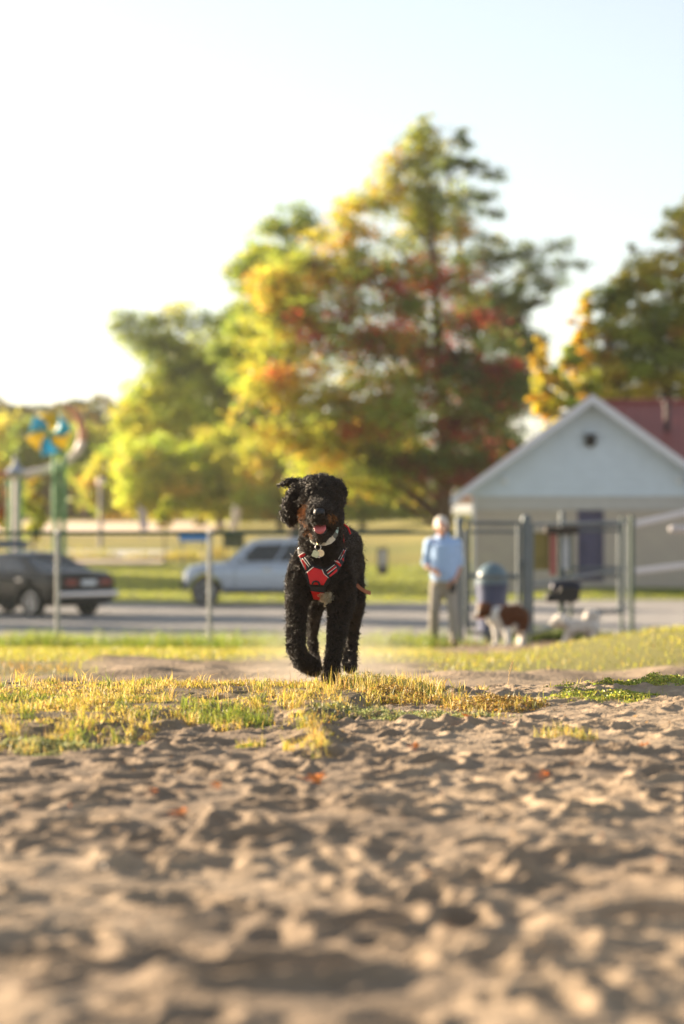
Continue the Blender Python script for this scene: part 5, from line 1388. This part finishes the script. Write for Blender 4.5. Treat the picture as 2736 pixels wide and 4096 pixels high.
BV = bvhtree.BVHTree.FromPolygons([tuple(v) for v in V], [tuple(p.vertices) for p in me.polygons])

def in_poly(px, py, poly):
    inside = np.zeros(len(px), bool); n = len(poly); j = n - 1
    for i in range(n):
        xi, yi = poly[i]; xj, yj = poly[j]
        c = ((yi > py) != (yj > py)) & (px < (xj - xi) * (py - yi) / (yj - yi + 1e-9) + xi)
        inside ^= c; j = i
    return inside
H_PANEL = [(1226, 2290), (1255, 2266), (1289, 2277), (1315, 2312), (1296, 2344), (1238, 2340)]
H_LEFT = [(1190, 2203), (1200, 2185), (1213, 2186), (1226, 2218), (1256, 2264), (1225, 2291), (1203, 2246)]
H_RIGHT = [(1290, 2275), (1314, 2267), (1338, 2248), (1370, 2192), (1388, 2188), (1377, 2245), (1350, 2293), (1316, 2313)]
H_BAND = [(1236, 2339), (1298, 2343), (1299, 2372), (1243, 2364)]
H_LOW = [(1243, 2364), (1296, 2372), (1288, 2402), (1254, 2398)]
H_ALL = (H_PANEL, H_LEFT, H_RIGHT, H_BAND, H_LOW)
MUZZ_SUN = [(1192, 2100), (1198, 2030), (1220, 2000), (1246, 2008), (1238, 2045), (1229, 2075), (1240, 2110), (1264, 2142), (1238, 2152)]  # tan cheek hair; its lower strip paints in sunlight on the left neck
CHEEK = [(1300, 2050), (1340, 2060), (1338, 2090), (1305, 2080)]
PATCH = [(1286, 2374), (1302, 2366), (1318, 2372), (1332, 2388), (1322, 2404), (1304, 2408), (1288, 2400)]
MOUTH = [(1246, 2090), (1308, 2090), (1310, 2120), (1296, 2136), (1262, 2136), (1250, 2112)]

# sample the skin
tris = []
me.calc_loop_triangles()
T = np.empty(len(me.loop_triangles) * 3, np.int32); me.loop_triangles.foreach_get('vertices', T); T = T.reshape(-1, 3)
A, B_, C_ = V[T[:, 0]], V[T[:, 1]], V[T[:, 2]]
cr = np.cross(B_ - A, C_ - A); ar = np.linalg.norm(cr, axis=1); fn = cr / np.maximum(ar, 1e-12)[:, None]
def sample(n):
    k = rng.choice(len(T), n, p=ar / ar.sum())
    r1, r2 = np.sqrt(rng.random(n)), rng.random(n)
    return A[k] * (1 - r1)[:, None] + B_[k] * (r1 * (1 - r2))[:, None] + C_[k] * (r1 * r2)[:, None], fn[k]

def mat_hair(name, mel, red, rough=.35, tint=(1, 1, 1)):
    m = bpy.data.materials.new(name); m.use_nodes = True; nt = m.node_tree; nt.nodes.clear()
    out = nt.nodes.new('ShaderNodeOutputMaterial'); h = nt.nodes.new('ShaderNodeBsdfHairPrincipled')
    h.parametrization = 'MELANIN'
    h.inputs['Melanin'].default_value = mel; h.inputs['Melanin Redness'].default_value = red
    h.inputs['Roughness'].default_value = rough; h.inputs['Radial Roughness'].default_value = .5
    h.inputs['Random Color'].default_value = .08
    nt.links.new(h.outputs[0], out.inputs[0]); return m
m_fur_b = mat('black_curly_fur', (.036, .025, .016), .42, var=.5, scale=45, spec=.42); m_fur_t = mat('tan_sunlit_fur', (.27, .125, .045), .55, var=.5, scale=60, spec=.3); m_fur_w = mat_hair('white_fur_tuft', .06, .5)

def curls(name, P, N, k, R, L, turns, thick, m, parent, grav=.35, pts=9):
    """hair strands grouped in ringlets: every ringlet is k strands that wind about one axis standing off the skin"""
    n = len(P)
    ref = np.where(np.abs(N[:, 2:3]) < .9, np.array([[0, 0, 1.0]]), np.array([[1.0, 0, 0]]))
    t = np.cross(N, ref); t /= np.linalg.norm(t, axis=1, keepdims=True); b_ = np.cross(N, t)
    tilt = rng.normal(size=(n, 3)) * .35 + np.array((0, 0, -grav)); tilt -= N * (N * tilt).sum(1, keepdims=True)
    ax = N * .75 + tilt; ax /= np.linalg.norm(ax, axis=1, keepdims=True)
    ph = rng.uniform(0, 2 * PI, n); sg = np.where(rng.random(n) < .5, 1, -1); Rn = R * rng.uniform(.35, 1.6, n); Ln = L * rng.uniform(.6, 1.35, n)
    s = np.linspace(0, 1, pts)
    out = np.empty((n, k, pts, 3), np.float32)
    for j in range(k):
        o1, o2 = rng.normal(0, R * 1.0, n), rng.normal(0, R * 1.0, n)
        root = P - N * .002 + t * o1[:, None] + b_ * o2[:, None]
        pj = ph + rng.normal(0, .8, n); fz = rng.normal(0, .0022, (n, 3)); Lj = Ln * rng.uniform(.75, 1.15, n)
        for i, ss in enumerate(s):
            an = pj + sg * turns * 2 * PI * ss; rad_ = Rn * min(1, 2.2 * ss)
            q = root + fz * ss + ax * (Lj * ss)[:, None] - (t * o1[:, None] + b_ * o2[:, None]) * (.75 * ss)
            out[:, j, i] = q + t * (rad_ * np.cos(an))[:, None] + b_ * (rad_ * np.sin(an))[:, None]
    flat = out.reshape(-1, 3)
    hc_ = bpy.data.hair_curves.new(name)
    hc_.add_curves([pts] * (n * k))
    hc_.attributes['position'].data.foreach_set('vector', flat.ravel())
    ra = hc_.attributes.get('radius') or hc_.attributes.new('radius', 'FLOAT', 'POINT')
    r = np.tile(thick * np.array([1.0] * (pts - 2) + [.8, .35]), n * k).astype(np.float32)
    ra.data.foreach_set('value', r)
    hc_.materials.append(m)
    o = bpy.data.objects.new(name, hc_); return link(o, parent)

P, N = sample(25000)
px = 1368 + P[:, 0] * F / P[:, 1]; py = 2048 - (P[:, 2] - CAM_Z) * F / P[:, 1]
front = (P[:, 1] < DD + .22) & (N[:, 1] < .1)
cut = np.zeros(len(P), bool)
for poly in H_ALL: cut |= in_poly(px, py, poly)
cut &= front & (P[:, 1] < DD + .2) & (py > 2180)
mth = in_poly(px, py, MOUTH) & (P[:, 1] < DD + .06) & front
nose_ = ((px - 1277) / 27) ** 2 + ((py - 2052) / 17) ** 2 < 1
nose_ &= front
keep = ~(cut | mth | nose_)
isb = (in_poly(px, py, MUZZ_SUN) | in_poly(px, py, CHEEK)) & front & (P[:, 1] < DD + .06) & (rng.random(len(P)) < .85)
isw = in_poly(px, py, PATCH) & front & (N[:, 1] < -.35) & (P[:, 1] < DD + .1)
head = py < 2165
leg = py > 2420
k0 = keep & ~isb & ~isw
curls('fur', P[k0 & head], N[k0 & head], 11, .0048, .0155, 1.15, .00052, m_fur_b, dog, .25)
curls('fur', P[k0 & ~head & ~leg], N[k0 & ~head & ~leg], 10, .0042, .0135, .85, .00052, m_fur_b, dog, .5)
curls('fur', P[k0 & leg], N[k0 & leg], 10, .0038, .0125, .6, .00052, m_fur_b, dog, .6)
fly = k0 & (rng.random(len(P)) < .16)
curls('fur', P[fly], N[fly], 2, .006, .026, .7, .0004, m_fur_b, dog, .2)
curls('muzzle_sunlit_fur', P[keep & isb], N[keep & isb], 11, .0032, .016, .6, .0006, m_fur_t, dog, .8)
curls('chest_patch', P[keep & isw], N[keep & isw], 30, .007, .026, .8, .0009, m_fur_w, dog, .3)

# nose, mouth, tongue, eyes
def hit(px, py, dflt=DD):
    o_ = Vector((0, 0, CAM_Z)); d_ = (dp(px, py) - o_).normalized()
    h = BV.ray_cast(o_, d_)
    return h[0] if h[0] is not None else dp(px, py)
m_nose = mat('wet_nose', (.012, .012, .014), .42, var=.3, scale=90, bump=.3, bscale=300)
nz = hit(1277, 2050)
b = MB(); b.ball(nz + Vector((0, -.006, 0)), .020, 18, (1.2, .85, .85)); b.ball(nz + Vector((0, -.004, .008)), .016, 14, (1.4, .9, .6)); nose = b.build('nose', m_nose, dog, smooth=True)
for s in (-1, 1): MB().ball(nz + Vector((s * .0115, -.0205, -.005)), .0052, 10, (1.2, .5, .9)).build('nostril', m_under, nose, smooth=True)
m_tong = mat('tongue', (.55, .14, .16), .35, var=.12, scale=60, bump=.2, bscale=200); m_gum = mat('gum', (.05, .018, .018), .4)
mc = dp(1279, 2108, -.03)
b = MB()
b.tube([dp(1279, 2098, .01), dp(1279, 2112, -.09)], [.030, .026], 16, True)
b.build('mouth_lining', m_gum, dog, smooth=True)
tp = [(dp(1279, 2104, -.02), .022, .010), (dp(1279, 2098, -.09), .0245, .009), (dp(1279, 2106, -.118), .0255, .008), (dp(1280, 2120, -.130), .0245, .007), (dp(1280, 2130, -.132), .017, .006), (dp(1280, 2134, -.131), .006, .003)]
vs = []; nt_ = 12
for c, w, h in tp:
    for k in range(nt_):
        a = 2 * PI * k / nt_
        vs.append(c + Vector((w * math.cos(a), -h * .7 * math.sin(a) - (.003 * abs(math.cos(a))), h * math.sin(a) + .0025 * math.cos(a) ** 2)))
fs = [(i * nt_ + k, i * nt_ + (k + 1) % nt_, (i + 1) * nt_ + (k + 1) % nt_, (i + 1) * nt_ + k) for i in range(len(tp) - 1) for k in range(nt_)] + [tuple(range(nt_)), tuple((len(tp) - 1) * nt_ + k for k in range(nt_ - 1, -1, -1))]
MB().add(vs, fs).build('tongue', m_tong, dog, smooth=True)
m_lip = mat('black_lip', (.015, .012, .012), .35)
lp = [dp(x_, y_, z_) for x_, y_, z_ in ((1247, 2092, -.055), (1251, 2112, -.085), (1262, 2130, -.105), (1281, 2139, -.115), (1298, 2131, -.105), (1308, 2112, -.085), (1311, 2092, -.055))]
MB().tube(lp, .0055, 8, True).build('lower_lip', m_lip, dog, smooth=True)
m_tooth = mat('tooth', (.78, .72, .62), .3)
for x_, y_ in ((1256, 2116), (1260, 2124), (1302, 2118)):
    q = dp(x_, y_, -.105); b = MB(); b.tube([q, q + Vector((0, -.002, .011))], [.0032, .001], 8); b.build('tooth', m_tooth, dog)
m_eye = mat('dark_eye', (.02, .012, .008), .08)
for x_ in (1248, 1316):
    q = hit(x_, 2006); MB().ball(q + Vector((0, .001, 0)), .0085, 12).build('eye', m_eye, dog, smooth=True)

# collar and tags
m_col = mat('beige_collar', (.58, .50, .36), .6, var=.08, scale=40); m_col2 = mat('mint_collar', (.36, .48, .40), .6)
m_metal = mat('steel_ring', (.55, .55, .56), .25, metal=.9)
def ribbon(pts, w, up, th=.003):
    """flat strap along pts, width w in direction up"""
    vs = []
    for i, p in enumerate(pts):
        d = (pts[min(i + 1, len(pts) - 1)] - pts[max(i - 1, 0)]).normalized()
        u_ = (up - d * up.dot(d)).normalized(); n_ = d.cross(u_)
        for a, c in ((-1, -1), (1, -1), (1, 1), (-1, 1)): vs.append(p + u_ * w / 2 * a + n_ * th / 2 * c)
    k = len(pts)
    fs = [(i * 4 + j, i * 4 + (j + 1) % 4, (i + 1) * 4 + (j + 1) % 4, (i + 1) * 4 + j) for i in range(k - 1) for j in range(4)] + [(3, 2, 1, 0), ((k - 1) * 4, (k - 1) * 4 + 1, (k - 1) * 4 + 2, (k - 1) * 4 + 3)]
    return MB().add(vs, fs)
cpts = [dp(*q) for q in ((1236, 2140, .05), (1244, 2158, .0), (1258, 2168, -.045), (1280, 2172, -.075), (1300, 2172, -.08), (1318, 2166, -.07), (1336, 2150, -.045), (1346, 2132, -.01), (1352, 2105, .05), (1354, 2090, .10))]
col = ribbon(cpts[3:7], .022, Vector((-.1, .25, 1))).build('collar', m_col, dog)
ribbon(cpts[:4], .020, Vector((0, .25, 1))).build('strap', mat('dark_green_strap', (.07, .085, .06), .7), col)
ribbon(cpts[6:], .018, Vector((-.2, .2, 1))).build('strap', m_col2, col)
q = dp(1341, 2141, -.04); MB().box(q + Vector((0, -.006, 0)), (.017, .006, .022), ry=.6).build('buckle', mat('grey_buckle', (.16, .17, .15), .5), col)
rp = dp(1272, 2190, -.09)
MB().tube([rp + Vector((.0115 * math.cos(a), -.002 * math.sin(a), .0115 * math.sin(a))) for a in np.linspace(0, 2 * PI, 17)[:-1]], .0016, 6, closed=True).build('tag_ring', m_metal, col)
MB().tube([dp(1267, 2170, -.078), dp(1270, 2180, -.088), rp + Vector((0, 0, .011))], .0022, 6).build('loop', mat('brass', (.5, .33, .16), .35, metal=.8), col)
def tag_disc(px, py, r, k, c, nm, rz_):
    q = dp(px, py, -.095); pl = []
    for i in range(24):
        a = 2 * PI * i / 24; rr = r * (1 + (.14 * math.cos(4 * a) if k else 0)); pl.append((q.x + rr * math.cos(a + rz_), q.z + rr * math.sin(a + rz_)))
    return MB().prism(pl, 'Y', q.y - .0012 - .002 * k, q.y + .0012 - .002 * k).build(nm, mat(nm, c, .3, metal=.65, var=.2, scale=120), col)
tag_disc(1262, 2216, .0150, 1, (.50, .52, .36), 'green_tag', .4)
tag_disc(1283, 2213, .0145, 0, (.72, .58, .38), 'round_tag', 0)
q = dp(1277, 2229, -.097); MB().ball(q, .0045, 10).build('small_bell', m_metal, col)

# ------------------------------------------------------------------ harness laid over the chest
m_red = mat('red_nylon', (.62, .012, .016), .6, var=.08, scale=30, bump=.25, bscale=220)
m_blk = mat('black_webbing', (.014, .012, .012), .7, bump=.2, bscale=300)
m_refl = mat('reflective_piping', (.62, .58, .52), .45)
har = bpy.data.objects.new('harness', None); link(har, dog); har.location = (0, 0, 0)
def onchest(px, py, off):
    o_ = Vector((0, 0, CAM_Z)); d_ = (dp(px, py) - o_).normalized()
    h = BV.ray_cast(o_, d_)
    p = h[0] if h[0] is not None else dp(px, py, .12)
    if p.y > DD + .22: p = o_ + d_ * ((DD + .13) / d_.y)
    return p - d_ * off
def smooth_depth(poly_pts): return poly_pts
def patch(name, poly, off, m, cuts=3, th=.0035):
    bm = bmesh.new()
    f = bm.faces.new([bm.verts.new((x_, 0, y_)) for x_, y_ in poly])
    bmesh.ops.triangulate(bm, faces=[f])
    for _ in range(cuts):
        es = [e for e in bm.edges if e.calc_length() > 9]
        if es: bmesh.ops.subdivide_edges(bm, edges=es, cuts=1)
        bmesh.ops.triangulate(bm, faces=bm.faces[:])
    bm.verts.ensure_lookup_table()
    flat_ = [(v.co.x, v.co.z) for v in bm.verts]
    dep = np.array([onchest(x_, y_, 0).y for x_, y_ in flat_])
    # cloth spans the hollows: take a locally averaged depth
    Q = np.array(flat_); D2_ = ((Q[:, None] - Q[None]) ** 2).sum(-1); Wt = np.exp(-D2_ / (2 * 14.0 ** 2)); dep = (Wt @ dep) / Wt.sum(1)
    for v, (x_, y_), d_ in zip(bm.verts, flat_, dep): v.co = at(x_, y_, d_ - off)
    bmesh.ops.recalc_face_normals(bm, faces=bm.faces)
    if sum(f.normal.y for f in bm.faces) > 0: bmesh.ops.reverse_faces(bm, faces=bm.faces[:])
    me_ = bpy.data.meshes.new(name); bm.to_mesh(me_); bm.free(); me_.materials.append(m)
    me_.polygons.foreach_set('use_smooth', np.ones(len(me_.polygons), bool))
    o = bpy.data.objects.new(name, me_); link(o, har)
    s_ = o.modifiers.new('thickness', 'SOLIDIFY'); s_.thickness = th; s_.offset = -1
    return o, flat_, dep
def inset(poly, k):
    c = np.mean(np.array(poly), 0); return [tuple(np.array(p) + (c - np.array(p)) / np.linalg.norm(c - np.array(p)) * k) for p in poly]
def line(name, pts, off, r, m):
    q = []
    for a, b_ in zip(pts[:-1], pts[1:]):
        for s_ in np.linspace(0, 1, 7)[:-1]: q.append(onchest(a[0] + (b_[0] - a[0]) * s_, a[1] + (b_[1] - a[1]) * s_, off))
    q.append(onchest(*pts[-1], off))
    ys_ = np.array([p.y for p in q]); ys2 = np.convolve(np.pad(ys_, 3, mode='edge'), np.ones(7) / 7, 'valid')
    q = [Vector((p.x, y_, p.z)) for p, y_ in zip(q, ys2)]
    return MB().tube(q, r, 6).build(name, m, har, smooth=True)
OFF = .017
patch('strap', H_LEFT, OFF - .003, m_blk); patch('strap', H_RIGHT, OFF - .003, m_blk); patch('panel_edge', [(1219, 2292), (1256, 2259), (1292, 2270), (1322, 2313), (1300, 2349), (1234, 2345)], OFF - .002, m_blk)
patch('chest_panel', [(1229, 2291), (1255, 2270), (1287, 2280), (1311, 2312), (1294, 2341), (1240, 2337)], OFF + .001, m_red)
patch('chest_band', H_BAND, OFF + .0005, m_blk); patch('belly_panel', H_LOW, OFF - .002, m_red)
patch('strap_panel', [(1204, 2240), (1213, 2236), (1232, 2273), (1223, 2281)], OFF + .001, m_red)
patch('strap_panel', [(1196, 2222), (1219, 2213), (1223, 2221), (1201, 2233)], OFF + .001, m_red)
patch('strap_panel', [(1316, 2303), (1348, 2273), (1349, 2285), (1321, 2308)], OFF + .001, m_red)
patch('strap_panel', [(1340, 2246), (1350, 2240), (1366, 2260), (1360, 2272)], OFF + .001, m_red)
patch('strap_panel', [(1364, 2238), (1374, 2230), (1375, 2244), (1369, 2256)], OFF + .001, m_red)
patch('strap_panel', [(1362, 2228), (1376, 2200), (1381, 2202), (1368, 2234)], OFF + .001, m_red)
patch('strap_panel', [(1308, 2290), (1342, 2262), (1345, 2266), (1311, 2294)], OFF + .001, m_red)
for l in ([(1227, 2290), (1254, 2268)], [(1288, 2277), (1296, 2296), (1314, 2312)], [(1305, 2284), (1338, 2259)], [(1310, 2296), (1346, 2268)], [(1338, 2243), (1356, 2250), (1366, 2264)], [(1354, 2236), (1374, 2198)], [(1362, 2240), (1382, 2200)], [(1192, 2225), (1217, 2209)], [(1209, 2233), (1236, 2268)], [(1219, 2230), (1241, 2262)]):
    line('piping', l, OFF + .0035, .0014, m_refl)
MB().tube([onchest(x_, y_, OFF + .008) for x_, y_ in ((1250, 2334), (1254, 2327), (1264, 2325), (1274, 2329), (1279, 2340))], .004, 8, True).build('lead_loop', m_blk, har, smooth=True)
q = onchest(1203, 2196, OFF + .004)
MB().tube([q + Vector((.010 * math.cos(a) * (1.0), 0, .007 * math.sin(a))) for a in np.linspace(0, 2 * PI, 13)[:-1]], .0018, 6, closed=True).build('buckle', m_metal, har)
q = onchest(1379, 2194, OFF + .004)
MB().box(q, (.018, .006, .012), ry=.9).build('buckle', mat('tan_buckle', (.35, .25, .15), .5), har)
line('back_strap', [(1379, 2190), (1374, 2165), (1370, 2120), (1368, 2096)], .016, .0038, m_red)
line('back_strap', [(1372, 2094), (1392, 2110), (1402, 2136)], .014, .0036, m_red)
line('back_strap', [(1362, 2092), (1374, 2098)], .016, .006, m_blk)
# loose end of the girth strap flying out on the right
gp = [dp(1425, 2338, .34), dp(1440, 2352, .34), dp(1458, 2364, .34), dp(1472, 2370, .35), dp(1482, 2372, .36)]
ribbon(gp, .016, Vector((.25, .5, 1))).build('girth_strap', mat('brown_webbing', (.30, .10, .04), .7), har)

# ------------------------------------------------------------------ haze over the park, dust kicked up by the dog
def volume_mat(name, dens, col, aniso):
    m = bpy.data.materials.new(name); m.use_nodes = True; nt = m.node_tree; nt.nodes.clear()
    out = nt.nodes.new('ShaderNodeOutputMaterial'); v = nt.nodes.new('ShaderNodeVolumePrincipled')
    v.inputs['Color'].default_value = (*col, 1); v.inputs['Density'].default_value = dens; v.inputs['Anisotropy'].default_value = aniso
    nt.links.new(v.outputs[0], out.inputs['Volume'])
    return m, nt, v
m_haze, _, _ = volume_mat('haze_air', .00016, (.95, .92, .88), .55)
o = MB().box((0, 320, 12.0), (720, 800, 31)).build('haze', m_haze); o['kind'] = 'stuff'; o['label'] = 'thin warm haze hanging over the whole park'
m_dust, nt, v = volume_mat('dust_air', .3, (.95, .85, .70), .5)
tc = nt.nodes.new('ShaderNodeTexCoord'); n = nt.nodes.new('ShaderNodeTexNoise'); n.inputs['Scale'].default_value = 2.2; n.inputs['Detail'].default_value = 4
nt.links.new(tc.outputs['Object'], n.inputs['Vector'])
g = nt.nodes.new('ShaderNodeTexGradient'); g.gradient_type = 'SPHERICAL'; mp = nt.nodes.new('ShaderNodeMapping')
dx_, dy_ = xat(1330, 12.0), 12.0
dz_ = gz1(dx_, dy_) + .12
mp.inputs['Location'].default_value = (0, 0, 0); mp.inputs['Scale'].default_value = (1 / .55, 1 / 1.3, 1 / .24)
nt.links.new(tc.outputs['Object'], mp.inputs[0]); nt.links.new(mp.outputs[0], g.inputs[0])
mu = nt.nodes.new('ShaderNodeMath'); mu.operation = 'MULTIPLY'; nt.links.new(n.outputs['Fac'], mu.inputs[0]); nt.links.new(g.outputs['Fac'], mu.inputs[1])
m2 = nt.nodes.new('ShaderNodeMath'); m2.operation = 'MULTIPLY'; m2.inputs[1].default_value = .8; nt.links.new(mu.outputs[0], m2.inputs[0]); nt.links.new(m2.outputs[0], v.inputs['Density'])
o = MB().ball((0, 0, 0), 1.0, 20, (.56, 1.31, .245)).build('dust', m_dust); o.location = (dx_, dy_, dz_)
o['kind'] = 'stuff'; o['label'] = 'low cloud of sunlit dust behind the paws of the running black dog'
